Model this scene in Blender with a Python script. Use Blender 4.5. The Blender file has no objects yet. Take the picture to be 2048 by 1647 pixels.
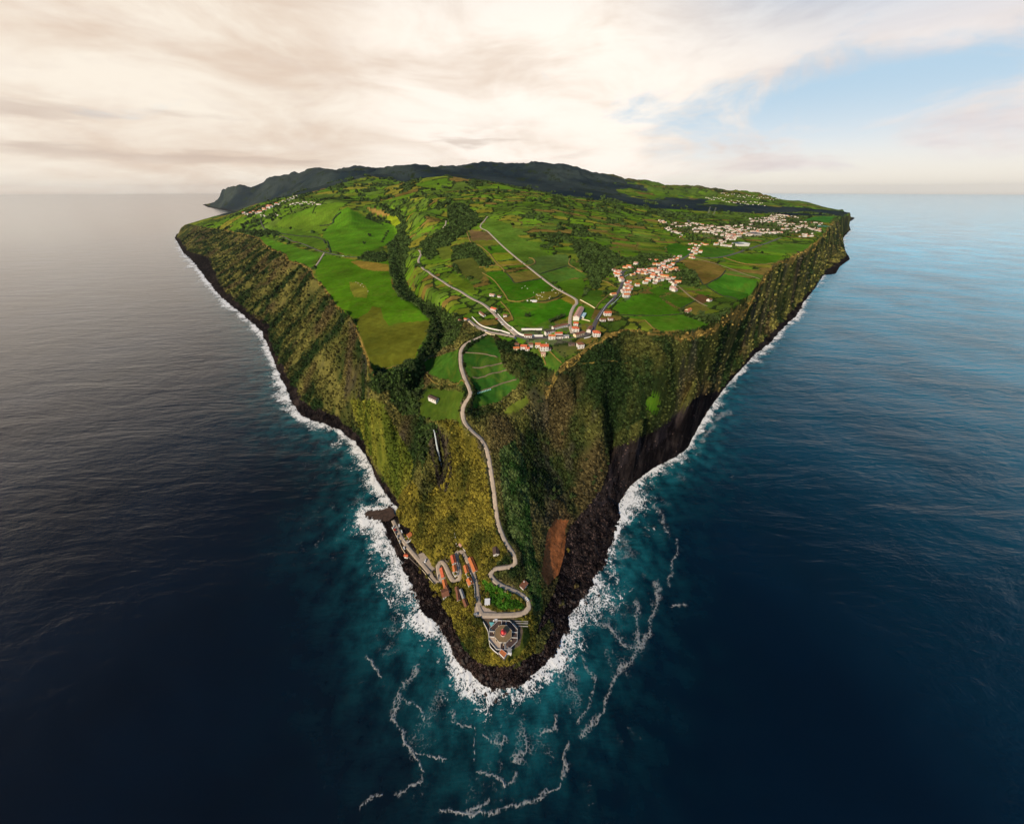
import bpy, math, random
import numpy as np
from mathutils import geometry, Vector
random.seed(7); np.random.seed(7)
S = bpy.context.scene
COL = S.collection
R = math.radians

# ------------------------------------------------------------------ camera
F = 620.0; CU, CV = 1024.0, 823.5; HC = 360.0
PITCH = math.atan(443.0 / F)
cp, sp = math.cos(PITCH), math.sin(PITCH)
cam = bpy.data.cameras.new('camera'); camo = bpy.data.objects.new('camera', cam); COL.objects.link(camo)
cam.sensor_width = 36.0; cam.lens = 36.0 * F / 2048.0
cam.clip_start = 1.0; cam.clip_end = 400000.0
camo.location = (0, 0, HC); camo.rotation_euler = (math.pi / 2 - PITCH, 0, 0)
S.camera = camo

# ------------------------------------------------------------------ light
SUN_AZ, SUN_EL = -138.0, 28.0
sl = bpy.data.lights.new('sun', 'SUN'); so = bpy.data.objects.new('sun', sl); COL.objects.link(so)
sl.energy = 4.9; sl.angle = R(1.5); sl.color = (1.0, 0.84, 0.62)
so.rotation_euler = (R(-(90 - SUN_EL)), 0, R(-SUN_AZ))
so.location = (0, 0, 900)
S.view_settings.view_transform = 'Standard'; S.view_settings.look = 'None'
S.view_settings.exposure = 0.0; S.view_settings.gamma = 1.0
S.cycles.max_bounces = 6; S.cycles.transparent_max_bounces = 12

class NT:
    """small helper to write node trees"""
    def __init__(s, tree): s.t = tree; s.n = tree.nodes; s.l = tree.links
    def node(s, typ, **kw):
        nd = s.n.new(typ)
        for k, v in kw.items(): setattr(nd, k, v)
        return nd
    def put(s, sock, v):
        if v is None: return
        if isinstance(v, bpy.types.NodeSocket): s.l.new(v, sock)
        else:
            try: sock.default_value = v
            except Exception: sock.default_value = tuple(v) + (1.0,)
    def math(s, op, a, b=None, c=None, clamp=False):
        nd = s.node('ShaderNodeMath', operation=op, use_clamp=clamp)
        s.put(nd.inputs[0], a); s.put(nd.inputs[1], b); s.put(nd.inputs[2], c)
        return nd.outputs[0]
    def vmath(s, op, a, b=None):
        nd = s.node('ShaderNodeVectorMath', operation=op); s.put(nd.inputs[0], a); s.put(nd.inputs[1], b)
        return nd.outputs[0]
    def mix(s, f, a, b, mode='MIX'):
        nd = s.node('ShaderNodeMix', data_type='RGBA', blend_type=mode)
        s.put(nd.inputs[0], f); s.put(nd.inputs[6], a); s.put(nd.inputs[7], b)
        return nd.outputs[2]
    def noise(s, vec, scale, detail=4, rough=0.55, dist=0.0, col=False):
        nd = s.node('ShaderNodeTexNoise'); s.put(nd.inputs['Vector'], vec)
        nd.inputs['Scale'].default_value = scale; nd.inputs['Detail'].default_value = detail
        nd.inputs['Roughness'].default_value = rough; nd.inputs['Distortion'].default_value = dist
        return nd.outputs[1] if col else nd.outputs[0]
    def ramp(s, v, lo, hi, a=0.0, b=1.0, smooth=True):
        nd = s.node('ShaderNodeMapRange', interpolation_type='SMOOTHSTEP' if smooth else 'LINEAR')
        s.put(nd.inputs[0], v); nd.inputs[1].default_value = lo; nd.inputs[2].default_value = hi
        nd.inputs[3].default_value = a; nd.inputs[4].default_value = b
        return nd.outputs[0]
    def sep(s, v):
        nd = s.node('ShaderNodeSeparateXYZ'); s.put(nd.inputs[0], v); return nd.outputs
    def comb(s, x, y, z):
        nd = s.node('ShaderNodeCombineXYZ'); s.put(nd.inputs[0], x); s.put(nd.inputs[1], y); s.put(nd.inputs[2], z)
        return nd.outputs[0]

def srgb(r, g, b):
    f = lambda c: ((c / 255 + .055) / 1.055) ** 2.4 if c > 10 else c / 255 / 12.92
    return (f(r), f(g), f(b))

# ------------------------------------------------------------------ sky
w = bpy.data.worlds.new('World'); S.world = w; w.use_nodes = True
N = NT(w.node_tree); N.n.clear()
sky = N.node('ShaderNodeTexSky', sky_type='NISHITA'); sky.sun_disc = False
sky.sun_elevation = R(SUN_EL); sky.sun_rotation = R(SUN_AZ); sky.altitude = 300
tc = N.node('ShaderNodeTexCoord').outputs['Generated']
d = N.vmath('NORMALIZE', tc)
dx, dy, dz = N.sep(d)
zc = N.math('MAXIMUM', dz, 0.0)
den = N.math('ADD', zc, 0.16)
px = N.math('DIVIDE', dx, den); py = N.math('DIVIDE', dy, den)
P = N.comb(px, py, 0.0)
azi = N.math('ARCTAN2', dx, dy)                      # 0 ahead, + to the right
el = N.math('ARCSINE', dz)
P2 = N.comb(N.math('MULTIPLY', px, 0.45), N.math('MULTIPLY', py, 1.0), 3.7)
PE = N.comb(N.math('MULTIPLY', azi, 1.5), N.math('MULTIPLY', el, 5.2), 1.7)
n1 = N.math('ADD', N.math('MULTIPLY', N.noise(PE, 2.1, 9, 0.60, 0.5), 0.75), N.math('MULTIPLY', N.noise(P2, 1.35, 6, 0.55, 0.35), 0.25))
n2 = N.noise(N.comb(N.math('MULTIPLY', azi, 1.5), N.math('MULTIPLY', el, 4.4), 8.3), 2.4, 9, 0.58, 0.5)
n3 = N.noise(PE, 6.5, 7, 0.62, 0.5)
# cover: closed to the left and overhead, opening to blue on the right
open_r = N.ramp(azi, 0.12, 0.46)
band = N.math('MULTIPLY', N.ramp(el, 0.255, 0.15), 1.0)
opening = N.math('MULTIPLY', open_r, band)
lowgap = N.ramp(el, 0.045, 0.008)
cov = N.math('SUBTRACT', N.math('ADD', N.math('MULTIPLY', N.math('SUBTRACT', n2, 0.5), 2.2), 1.02), N.math('MULTIPLY', opening, 0.55))
cov = N.math('SUBTRACT', cov, N.math('MULTIPLY', lowgap, 0.40))
mask = N.ramp(cov, 0.22, 0.70)
lit = N.ramp(n1, 0.36, 0.62)
shade = N.mix(lit, srgb(230, 209, 190) , srgb(255, 244, 228))
lilac = N.mix(lit, srgb(222, 214, 216), srgb(246, 238, 234))
shade = N.mix(N.ramp(azi, 0.15, 0.75), shade, lilac)
shade = N.mix(N.math('MULTIPLY', N.ramp(n3, 0.45, 0.75), 0.30), shade, srgb(232, 216, 204))
# bright warm glow painted into the clouds ahead, away from the sun lamp
glow_dir = (math.sin(R(4)) * math.cos(R(11)), math.cos(R(4)) * math.cos(R(11)), math.sin(R(11)))
nd = N.node('ShaderNodeVectorMath', operation='DOT_PRODUCT'); N.put(nd.inputs[0], d); nd.inputs[1].default_value = glow_dir
glow = N.ramp(nd.outputs['Value'], 0.86, 0.995)
glow = N.math('MULTIPLY', glow, N.ramp(n1, 0.30, 0.6, 0.25, 1.0))
shade = N.mix(N.math('MULTIPLY', glow, 0.9), shade, (1.12, 1.03, 0.93))
# darker bars of cloud low over the hills
bar = N.noise(N.comb(N.math('MULTIPLY', azi, 2.6), N.math('MULTIPLY', el, 22.0), 2.0), 1.5, 5, 0.5, 0.2)
barm = N.math('MULTIPLY', N.ramp(bar, 0.50, 0.66), N.math('MULTIPLY', N.ramp(el, 0.03, 0.06), N.ramp(el, 0.15, 0.08)))
barm = N.math('MULTIPLY', barm, N.ramp(azi, 0.25, 0.05))
shade = N.mix(N.math('MULTIPLY', barm, 0.7), shade, srgb(206, 186, 172))
gapc = N.mix(N.ramp(el, 0.03, 0.17), srgb(240, 242, 244), srgb(188, 216, 236))
gapc = N.mix(N.ramp(el, 0.0, 0.10, 1.0, 0.0), gapc, srgb(255, 246, 232))
skys = N.mix(0.5, N.mix(1.0, sky.outputs[0], (0.10, 0.10, 0.10), 'MULTIPLY'), gapc)
skys = N.mix(0.8, skys, gapc)
allc = N.mix(mask, skys, shade)
zen = N.mix(N.ramp(azi, -0.5, 0.8), srgb(66, 88, 120), srgb(40, 110, 170))
allc = N.mix(N.math('MULTIPLY', N.ramp(el, 0.17, 0.40, 0.0, 0.95), N.ramp(azi, 0.15, 0.7)), allc, srgb(70, 165, 220))
allc = N.mix(N.ramp(el, 0.25, 0.58, 0.0, 0.97), allc, zen)
allc = N.mix(N.ramp(dz, -0.02, 0.0, 0.0, 1.0), srgb(60, 75, 90), allc)
bg = N.node('ShaderNodeBackground'); N.put(bg.inputs[0], allc); bg.inputs[1].default_value = 1.0
out = N.node('ShaderNodeOutputWorld'); N.l.new(bg.outputs[0], out.inputs[0])

# ------------------------------------------------------------------ projection
def ray(u, v):
    X = u - CU; up = CV - v
    return X, F * cp + up * sp, F * sp - up * cp
def W(u, v, z):
    X, Y, D = ray(u, v); t = (HC - z) / D
    return (X * t, Y * t, z)
def WR(u, v, r):
    X, Y, D = ray(u, v); t = r / math.hypot(X, Y)
    return (X * t, Y * t, HC - D * t)
def PZ(az, r, z): return (r * math.sin(R(az)), r * math.cos(R(az)), z)
def proj(X, Y, Z):
    dz = HC - Z
    dep = Y * cp + dz * sp
    upc = Y * sp - dz * cp
    dep = np.maximum(dep, 1e-3)
    return CU + F * X / dep, CV - F * upc / dep, dep

# ------------------------------------------------------------------ noise
_P = np.random.RandomState(3).permutation(65536).astype(np.int64)
def _h(ix, iy, s): return _P[(_P[(ix + s * 131) & 65535] + iy) & 65535] / 65535.0
def vnoise(x, y, s=0):
    ix = np.floor(x).astype(np.int64); iy = np.floor(y).astype(np.int64)
    fx = x - ix; fy = y - iy
    fx = fx * fx * fx * (fx * (fx * 6 - 15) + 10); fy = fy * fy * fy * (fy * (fy * 6 - 15) + 10)
    a = _h(ix, iy, s); b = _h(ix + 1, iy, s); c = _h(ix, iy + 1, s); e = _h(ix + 1, iy + 1, s)
    return (a * (1 - fx) + b * fx) * (1 - fy) + (c * (1 - fx) + e * fx) * fy
def fbm(x, y, sc, octv=4, s=0, g=0.5):
    o = 0; a = 1; t = 0
    for k in range(octv):
        o = o + a * (vnoise(x / sc + 17.3 * k, y / sc - 9.1 * k, s + k) * 2 - 1); t += a; a *= g; sc *= 0.5
    return o / t
def sstep(a, b, x):
    t = np.clip((x - a) / (b - a), 0, 1); return t * t * (3 - 2 * t)

# ------------------------------------------------------------------ control lines (photo pixels -> world)
coast_l = [(352,478),(372,512),(398,543),(425,578),(450,603),(480,625),(502,646),(522,664),(535,690),(545,715),(556,745),(570,775),(582,803),(600,830),(620,842),(650,852),(679,861),(700,878),(716,894),(732,912),(742,930),(752,960),(768,985),(783,1010),
 (775,1016),(745,1019),(729,1026),(734,1037),(754,1041),(764,1054),(773,1078),(780,1098),(793,1118),(800,1140),(815,1160),(820,1180),(832,1205),(835,1225),(850,1238),(872,1250),(885,1272),(897,1290),(908,1318),(925,1335),(945,1350),(960,1370),(985,1384),(1010,1376),(1035,1378),(1058,1360),(1085,1342),(1098,1322),(1115,1308),(1125,1280),(1140,1262),(1145,1235),(1162,1210),(1185,1178),(1195,1150),(1212,1130),(1225,1095),(1232,1065),(1243,1040),(1237,1010),(1262,970),(1300,940),(1350,913),(1375,895),(1388,868),(1406,835),(1428,803),(1455,768),(1498,719),(1542,684),(1569,654),(1594,630),(1610,597),(1632,567),(1643,548),(1662,520),(1687,499),(1681,479),(1697,461),(1693,447),(1709,436)]
COAST = [PZ(-39.6, 15000, 0), W(418,414,0), W(440,418,0), W(466,423.5,0), PZ(-39.0, 6400, 0), PZ(-41.2, 5600, 0), PZ(-43.2, 4950, 0)] + \
        [W(u, v, 0) for u, v in coast_l] + [PZ(42.4, 8600, 0), PZ(40.3, 9600, 0), PZ(39.2, 11000, 0), PZ(38.0, 15000, 0)]
beach = [(378,500,10),(424,514,10),(434,545,10),(452,580,10),(483,606,10),(503,626,10),(539,644,11),(543,682,10),(556,713,10),(578,752,10),(600,790,10),(620,810,10),(664,822,10),(685,843,9),(707,856,9),(727,878,8),(740,916,8),(755,949,7),(777,982,6),(794,1006,5)]
beach_tip = [(800,1060,4),(822,1105,5),(843,1140,6),(866,1180,8),(893,1215,9),(912,1255,10),(930,1295,11),(955,1320,11),(985,1330,11),(1020,1330,11),(1050,1308,13),(1068,1270,15),(1085,1222,14),(1105,1182,15),(1133,1066,18),(1156,1042,18),(1169,1019,20),(1202,978,27),(1217,945,42),(1222,905,52),(1281,874,66),(1324,853,68),(1357,825,76),(1400,790,76),(1440,750,45),(1482,697,40),(1530,660,20),(1569,628,13),(1594,602,13),(1624,572,13),(1651,537,13),(1678,504,12)]
topL = [(368,448,96),(404,453,104),(447,459.5,112),(475,466,120),(516,474,127),(529,489,132),(549,501,136),(570,507,140),(577,521,142),(595,525,143),(621,537,144),(628,555,147),(651,578,149),(672,611,150),(697,629,152),(710,650,153),(723,683,155),(735,715,157),(745,742,160)]
ravL = [(745,742,160),(790,738,160),(825,727,161),(838,700,162),(858,668,164),(860,643,165),(838,620,165),(812,604,164),(795,585,163),(784,560,162),(779,530,163),(776,500,168),(768,470,182),(760,445,200)]
ravB = [(868,857,116),(845,830,119),(820,800,121),(835,765,130),(862,735,140),(880,700,149),(892,668,154),(878,636,156),(845,606,153),(815,580,151),(803,540,153),(800,505,163),(792,470,182),(783,448,200)]
ravR = [(905,850,124),(880,800,136),(890,765,150),(905,730,168),(915,700,180),(922,665,188),(915,632,190),(885,605,186),(850,575,183),(830,545,186),(822,505,196)]
lipR = [(1255,657,198),(1225,668,197),(1190,690,192),(1165,705,188),(1130,727,182),(1110,747,174),(1095,772,163)]
topR = [(1703,426,150),(1676,436,172),(1662,449,186),(1637,481,197),(1627,488,198),(1607,501,199),(1588,509,199),(1566,518,200),(1547,529,200),(1531,548,200),(1523,561,200),(1509,586,200),(1490,600,200),(1468,613,200),(1454,627,200),(1440,638,200),(1419,649,200),(1391,657,200),(1364,663,200),(1337,664,200),(1317,665,200),(1282,660,199),(1255,657,198)]
road1 = [(972,668,195),(955,676,193),(935,685,191),(923,698,188),(921,715,184),(923,735,179),(930,757,172),(938,775,166),(941,787,163),(936,797,160),(928,808,157),(925,825,151),(930,845,143),(945,862,136),(962,877,129),(973,897,121),(978,920,113),(983,950,102),(988,985,88),(992,1020,75),(997,1048,65),(1007,1075,56),(1020,1097,49),(1030,1113,45),(1031,1126,43),(1020,1133,42),(1000,1135,41),(985,1139,40),(981,1148,39),(990,1161,37),(1005,1171,35),(1025,1179,33),(1043,1188,31),(1055,1200,29),(1058,1214,28),(1050,1224,27.5),(1030,1228,27),(1000,1229,27),(965,1228,27)]
road2 = [(965,1228,27),(958,1215,27),(956,1195,26.6),(953,1170,26),(945,1141,25.5),(934,1118,25),(925,1103,24.5),(917,1099,24),(913,1107,23.5),(915,1121,22.5),(919,1143,21),(919,1157,20),(911,1163,19),(903,1156,18),(896,1142,17),(889,1127,16),(880,1122,15),(876,1132,14),(878,1147,13),(882,1158,12),(880,1167,11),(872,1163,10.5),(860,1146,9.5),(847,1130,9),(829,1109,8.5),(814,1091,8),(802,1072,7.5),(793,1054,7),(786,1040,6)]

V = []; E = []
def addv(p):
    r = math.hypot(p[0], p[1]); V.append((math.atan2(p[0], p[1]), math.log(r), p[2])); return len(V) - 1
def addline(pts):
    ids = [addv(p) for p in pts]
    for a, b in zip(ids, ids[1:]): E.append((a, b))
    return ids
addline(COAST)
# sea bed outside the coast
cq = np.array([(math.atan2(p[0], p[1]), math.log(math.hypot(p[0], p[1]))) for p in COAST])
for i in range(1, len(cq) - 1, 2):
    t = cq[min(i + 2, len(cq) - 1)] - cq[max(i - 2, 0)]; n = np.array([-t[1], t[0]]); n /= np.hypot(*n) + 1e-9
    if n[0] * math.sin(0) >= -9:                        # outward is to the right of the walking direction
        for sgn in (1, -1):
            q = cq[i] + n * 0.045 * sgn
            # keep the side away from the land (nadir side / outer side)
            mid = np.array([0.0, 7.2]) if cq[i][1] > 5.6 else np.array([0.0, 5.5])
            if np.hypot(*(q - mid)) > np.hypot(*(cq[i] - mid)): V.append((q[0], q[1], -14.0))
for a in np.linspace(-1.9, 1.9, 25):
    for rr in (10, 45): addv((rr * math.sin(a), rr * math.cos(a), -25))
for a, rr_ in ((43.9, 5000), (44.2, 6500), (44.3, 8000), (43.6, 9300), (42.2, 10200), (41.2, 11500), (40, 15500), (45.5, 3000), (47, 2200), (44.6, 3900), (-46, 4000), (-46, 5500), (-44.5, 7000), (-42.5, 9000), (-42, 12000), (-42, 15500)): addv(PZ(a, rr_, -14))
for a in (-1.9, -1.4, -1.1, 1.1, 1.4, 1.9):
    for rr in (90, 200, 500, 1200, 3000, 8000, 16000): addv((rr * math.sin(a), rr * math.cos(a), -25))
for a in np.linspace(-30, 30, 13): V.append((R(a), math.log(17000), 50))
w3 = lambda L: [W(*p) for p in L]
addline(w3(beach)); addline(w3(beach_tip)); addline(w3(topL)); addline(w3(ravL)[1:]); addline(w3(ravB)); addline(w3(ravR)); addline(w3(lipR)[1:]); addline(w3(topR))
addline(w3(road1)); addline(w3(road2)[1:])
pts = [ # cape
 (965,1243,25),(1040,1243,25),(1046,1285,25),(985,1295,25),(1005,1312,24),(1022,1300,25),(940,1260,20),(1080,1180,26),(1075,1130,34),(1080,1060,42),
 (1100,1000,52),(1100,940,68),(1080,900,92),(1060,860,118),(1100,850,112),(1150,820,126),(1150,900,84),(1180,960,50),(1120,1050,26),(1095,1100,24),
 (850,1060,20),(830,1000,35),(900,1060,38),(925,1050,44),(905,1000,60),(900,935,90),(930,900,110),(945,960,92),(950,1010,72),(960,1060,55),(965,1100,43),(960,1150,34),(985,1190,29),
 (840,880,95),(850,930,68),(830,960,45),(885,943,50),(882,965,46),(868,1010,34),(862,1060,20),(840,1095,10),(825,1120,3),(862,872,108),(905,880,118),(893,910,96),(855,900,82),(880,925,62),(876,905,84),
 (745,800,108),(780,850,92),(790,920,52),(810,990,22),(740,860,58),(700,800,58),(760,775,125),(800,850,88),(830,850,104),(815,920,58),
 (870,1190,11),(900,1210,14),(930,1220,19),(880,1180,13),(930,1180,21),(945,1250,21),
 (1000,700,188),(1040,760,163),(1000,800,148),(960,820,146),(1050,800,148),(1030,720,180),(1080,720,182),(1010,850,132),(1020,900,112),(1030,980,82),(1045,1080,48),(960,930,106),
 (1200,740,170),(1200,800,140),(1200,870,105),(1250,760,152),(1250,830,120),(1290,760,155),(1290,820,124),(1340,740,162),(1350,790,118),(1400,720,165),(1420,760,98),(1250,710,172),(1150,780,146),
 (1480,650,130),(1500,680,60),
 # village and plateau
 (1040,665,197),(1100,660,199),(1180,640,201),(980,640,196),(940,640,193),(1060,600,205),(1150,600,205),(1000,560,207),(900,590,195),(1240,560,205),(1300,540,207),(1350,600,202),(1430,570,201),(1450,520,203),(1540,500,201),
 (860,540,200),(900,500,214),(960,500,222),(1050,500,222),(1150,500,218),(1250,500,214),(1350,480,210),(1450,480,206),(1550,470,203),(1600,470,200),
 (900,470,226),(940,470,236),(1000,450,250),(1100,460,244),(1200,450,240),(1300,450,222),(1400,450,215),(1500,445,210),(1600,440,199),(1640,440,190),
 (905,440,246),(860,440,256),(830,420,284),(900,412,296),(960,410,300),(1050,410,302),(1150,420,280),(1250,430,250),(1350,430,234),
 (700,600,158),(780,620,162),(700,540,156),(740,520,160),(650,500,152),(700,490,168),(600,480,150),(560,460,152),(500,455,136),(450,440,140),(430,436,142),(700,450,205),(640,450,190),(740,440,215),(740,470,186),(500,440,180),(570,440,205),
 (466,425.5,152),(500,414,222),(550,412,262),(600,400,300),(650,400,305),(700,415,275),(745,400,300),(620,420,258)]
for p in pts: addv(W(*p))
ptr = [(440,428,4900),(490,413,4300),(530,403,4000),(565,394,3900),(600,384,3900),(620,379,3800),(655,370,3900),(690,359,4000),(716,351,4100),(742,357,4000),(775,367,3700),(800,369,3500),(830,359,3300),(860,352,3150),(890,350,3050),(940,356,2950),(990,365,2850),(1040,374,2750),(1100,386,2600),
 (1150,395,2500),(1200,403,2450),(1250,408,2500),(1300,413,2650),(1400,420,2850),(1500,426,3150),(1560,428,3400),(1620,429,3700),
 (650,385,3500),(700,380,3500),(750,380,3300),(850,372,2900),(930,375,2700),(1000,380,2500),(800,400,2450),(850,392,2300),(900,388,2250),(980,392,2100),(1050,394,2100),
 # mountains and far slopes
 (440,380,12300),(455,373,12000),(485,367,11500),(520,360,11000),(570,350,10500),(600,342,10000),(625,336,9700),(650,343,9300),(700,341,8500),(740,337,7800),(500,402,11800),(560,390,9500),(620,372,8000),(450,400,12200),
 (690,352,6000),(745,341,5600),(772,334,5400),(792,331,5200),(820,333,5100),(850,337,5200),(885,345,5600),(770,350,4700),(830,350,4600),(905,346,7400),(925,344,7200),(875,352,4300),(915,356,4200),(640,352,6500),(680,350,6000),
 (950,334,6600),(965,329,6300),(985,325,6200),(1005,325,6100),(1025,330,6200),(1045,327,6200),(1070,327,6100),(1095,330,6100),(1125,336,6100),(1150,341,6100),(1200,351,6200),(1250,363,6300),(1300,371,6500),(1370,377,6800),(1440,383,7000),(1500,388,7400),(1560,394,7900),(1600,401,8300),(1614,405,8600),(1650,414,7600),(1690,421,6600),
 (980,345,5400),(1050,350,5200),(1120,360,5000),(1200,375,4900),(1250,385,4700),(1300,396,4500),(1400,410,4400),(1500,416,4700),(1600,421,5200),(1680,423,5900),(1400,392,5600),(1500,400,6000),(1580,408,6500),
 ]
for p in ptr: addv(WR(*p))
for a, r, z in [(-2,3700,360),(5,3700,340),(12,3500,270),(20,3500,190),(28,3700,160),(34,4200,150),(38,4700,130),(41,5200,110),(-8,4000,400),(-14,4500,400),(-22,4900,300),(-28,5500,210),(-33,6000,120),(-36,7000,40),(-34,8500,50),(-36.5,10500,60),(-37.5,8200,8),
                (-25,12500,500),(-10,9500,500),(5,8500,500),(20,8500,300),(32,10500,150),(36,11500,60),(-35,14000,300),(-20,15500,100),(0,14000,150),(20,14000,100)]:
    addv(PZ(a, r, z))

Vn = np.array(V)
vo, eo, fo, ov, oe, of = geometry.delaunay_2d_cdt([Vector((a, b)) for a, b, _ in V], E, [], 0, 1e-7)
zo = []
for i, o in enumerate(ov):
    if o: zo.append(V[o[0]][2])
    else:
        dd = (Vn[:, 0] - vo[i][0]) ** 2 + (Vn[:, 1] - vo[i][1]) ** 2; k = np.argsort(dd)[:3]
        wgt = 1 / (np.sqrt(dd[k]) + 1e-6); zo.append(float((Vn[k, 2] * wgt).sum() / wgt.sum()))

# ------------------------------------------------------------------ polar grid
rs = [70.0]
while rs[-1] < 15500:
    r = rs[-1]; ll = max(r, 60)
    vv = lambda q: CV - F * (q * sp - 250 * cp) / (q * cp + 250 * sp)
    g = abs(vv(r + 1) - vv(r)) / 2.1
    rs.append(r + 1 / max(g, (125 if r > 300 else 60) / r))
RS = np.array(rs); LR = np.log(RS)
AZ = np.radians(np.arange(-49.5, 48.01, 0.1))
NR, NA = len(RS), len(AZ)
Zg = np.full((NR, NA), -20.0)
for f in fo:
    if len(f) != 3: continue
    q = np.array([(vo[i][0], vo[i][1]) for i in f]); zz = np.array([zo[i] for i in f])
    i0, i1 = np.searchsorted(LR, q[:, 1].min()), np.searchsorted(LR, q[:, 1].max(), 'right')
    j0, j1 = np.searchsorted(AZ, q[:, 0].min()), np.searchsorted(AZ, q[:, 0].max(), 'right')
    if i1 <= i0 or j1 <= j0: continue
    A, B = np.meshgrid(AZ[j0:j1], LR[i0:i1])
    dt = (q[1, 1] - q[2, 1]) * (q[0, 0] - q[2, 0]) + (q[2, 0] - q[1, 0]) * (q[0, 1] - q[2, 1])
    if abs(dt) < 1e-14: continue
    l0 = ((q[1, 1] - q[2, 1]) * (A - q[2, 0]) + (q[2, 0] - q[1, 0]) * (B - q[2, 1])) / dt
    l1 = ((q[2, 1] - q[0, 1]) * (A - q[2, 0]) + (q[0, 0] - q[2, 0]) * (B - q[2, 1])) / dt
    l2 = 1 - l0 - l1
    m = (l0 >= -1e-9) & (l1 >= -1e-9) & (l2 >= -1e-9)
    sub = Zg[i0:i1, j0:j1]; sub[m] = (l0 * zz[0] + l1 * zz[1] + l2 * zz[2])[m]
AA, RR = np.meshgrid(AZ, RS)
XX = RR * np.sin(AA); YY = RR * np.cos(AA)
def blur(Z, n):
    for _ in range(n):
        A = Z.copy(); A[1:-1] = (Z[:-2] + Z[2:] + 2 * Z[1:-1]) / 4; Z = A.copy(); Z[:, 1:-1] = (A[:, :-2] + A[:, 2:] + 2 * A[:, 1:-1]) / 4
    return Z
Zb = blur(Zg, 3); Zs = blur(Zg, 14)
# coast distance
def seg_dist(X, Y, pts, want=False):
    best = np.full(X.shape, 1e18); arc = np.zeros(X.shape); s = 0
    for k in range(len(pts) - 1):
        ax, ay = pts[k][0], pts[k][1]; bx, by = pts[k + 1][0], pts[k + 1][1]
        L2 = (bx - ax) ** 2 + (by - ay) ** 2 + 1e-9
        t = np.clip(((X - ax) * (bx - ax) + (Y - ay) * (by - ay)) / L2, 0, 1)
        dd = (X - ax - t * (bx - ax)) ** 2 + (Y - ay - t * (by - ay)) ** 2
        m = dd < best; best[m] = dd[m]; arc[m] = (s + t * math.sqrt(L2))[m] if want != 'idx' else (k + t)[m]
        s += math.sqrt(L2)
    return (np.sqrt(best), arc) if want else np.sqrt(best)
DC, ARC = seg_dist(XX, YY, COAST, True)
land = Zb > 0
def grad(Z):
    gr = np.gradient(Z, axis=0) / np.gradient(RR, axis=0); ga = np.gradient(Z, axis=1) / (RR * (AZ[1] - AZ[0]))
    return np.hypot(gr, ga)
SL = blur(grad(Zs), 4)
steep = sstep(0.28, 0.75, SL) * sstep(3, 25, Zb)
seac = 1 - sstep(150, 300, DC)
farc = sstep(420, 800, RR)
farm = 1 - sstep(0.22, 0.5, SL)
def inpoly(U, V_, poly):
    poly = np.array(poly, float); ins = np.zeros(U.shape, bool)
    m = (U >= poly[:, 0].min()) & (U <= poly[:, 0].max()) & (V_ >= poly[:, 1].min()) & (V_ <= poly[:, 1].max())
    if not m.any(): return ins
    u = U[m]; v = V_[m]; r = np.zeros(u.shape, bool); n = len(poly); j = n - 1
    for i in range(n):
        xi, yi = poly[i]; xj, yj = poly[j]
        c = ((yi > v) != (yj > v)) & (u < (xj - xi) * (v - yi) / (yj - yi + 1e-12) + xi); r ^= c; j = i
    ins[m] = r; return ins
plate = [(368,446),(404,453),(447,459),(475,466),(516,474),(529,489),(549,501),(570,507),(577,521),(595,525),(621,537),(628,555),(651,578),(672,611),(697,629),(710,650),(723,683),(735,715),(745,742),(790,738),(825,727),(860,700),
         (920,655),(935,640),(975,670),(1030,680),(1045,700),(1080,712),(1110,745),(1130,727),(1165,705),(1190,690),(1225,668),(1255,657),(1282,660),(1337,664),(1391,657),(1440,638),(1490,600),(1523,561),(1547,529),(1607,501),(1637,481),(1662,449),(1703,426),(1690,418),(1650,412),(1614,404),(1560,392),(1500,386),(1440,381),(1300,370),(1200,350),(1000,320),(600,335),(440,375),(440,428)]
U0, V0, _d0 = proj(XX, YY, Zb)
plat0 = blur((inpoly(U0, V0, plate) & (Zb > 80)).astype(float), 2) * (RR < 4200)
steep = steep * (1 - plat0)
# wide hills stay smooth where the farms are; cliffs get gullies and ribs that run down the slope
inland = sstep(700, 2600, RR)
mfar = sstep(3300, 4200, RR); Zt = (blur(Zg, 16) * (1 - mfar) + blur(Zg, 4) * mfar) * inland + Zb * (1 - inland)
Zt = np.where((steep > 0.3) & (DC < 600), Zb, Zt)
bw_ = sstep(200, 260, RR) * (1 - sstep(750, 1000, RR)) * sstep(12, 40, DC) * sstep(R(15), R(20), AA) * (1 - plat0); Zt = Zt * (1 - bw_) + blur(Zg, 26) * bw_
gul = fbm(ARC + 60 * fbm(XX, YY, 170, 3, 26), DC * 0.35, 62, 4, 21, 0.6); gul2 = fbm(ARC, DC * 0.3, 16, 3, 31)
edgef = sstep(0, 30, DC) * sstep(2, 30, Zb)
amp = np.clip(Zb * 0.16, 0, 20)
Zt = Zt + steep * seac * edgef * ((gul * amp * 1.45 + gul2 * amp * 0.6 + fbm(XX, YY, 45, 4, 27, 0.6) * amp * 0.5) * farc + (fbm(XX, YY, 60, 4, 23, 0.55) * 9 + fbm(XX, YY, 20, 3, 24, 0.6) * 4) * (1 - farc) * sstep(20, 50, Zb))
Zt += fbm(XX, YY, 900, 4, 5) * 26 * sstep(1700, 4200, RR) * sstep(60, 200, Zb)
rid = 1 - np.abs(fbm(XX, YY, 1300, 5, 9, 0.55)) * 2.2
mount = sstep(4300, 5600, RR) * sstep(120, 320, Zb)
Zt += mount * (rid - 0.45) * 95 + mount * fbm(XX, YY, 300, 4, 10, 0.6) * 30
Zt += fbm(XX, YY, 160, 3, 6) * 5 * sstep(900, 1800, RR) * farm * (Zb > 40)
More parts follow.
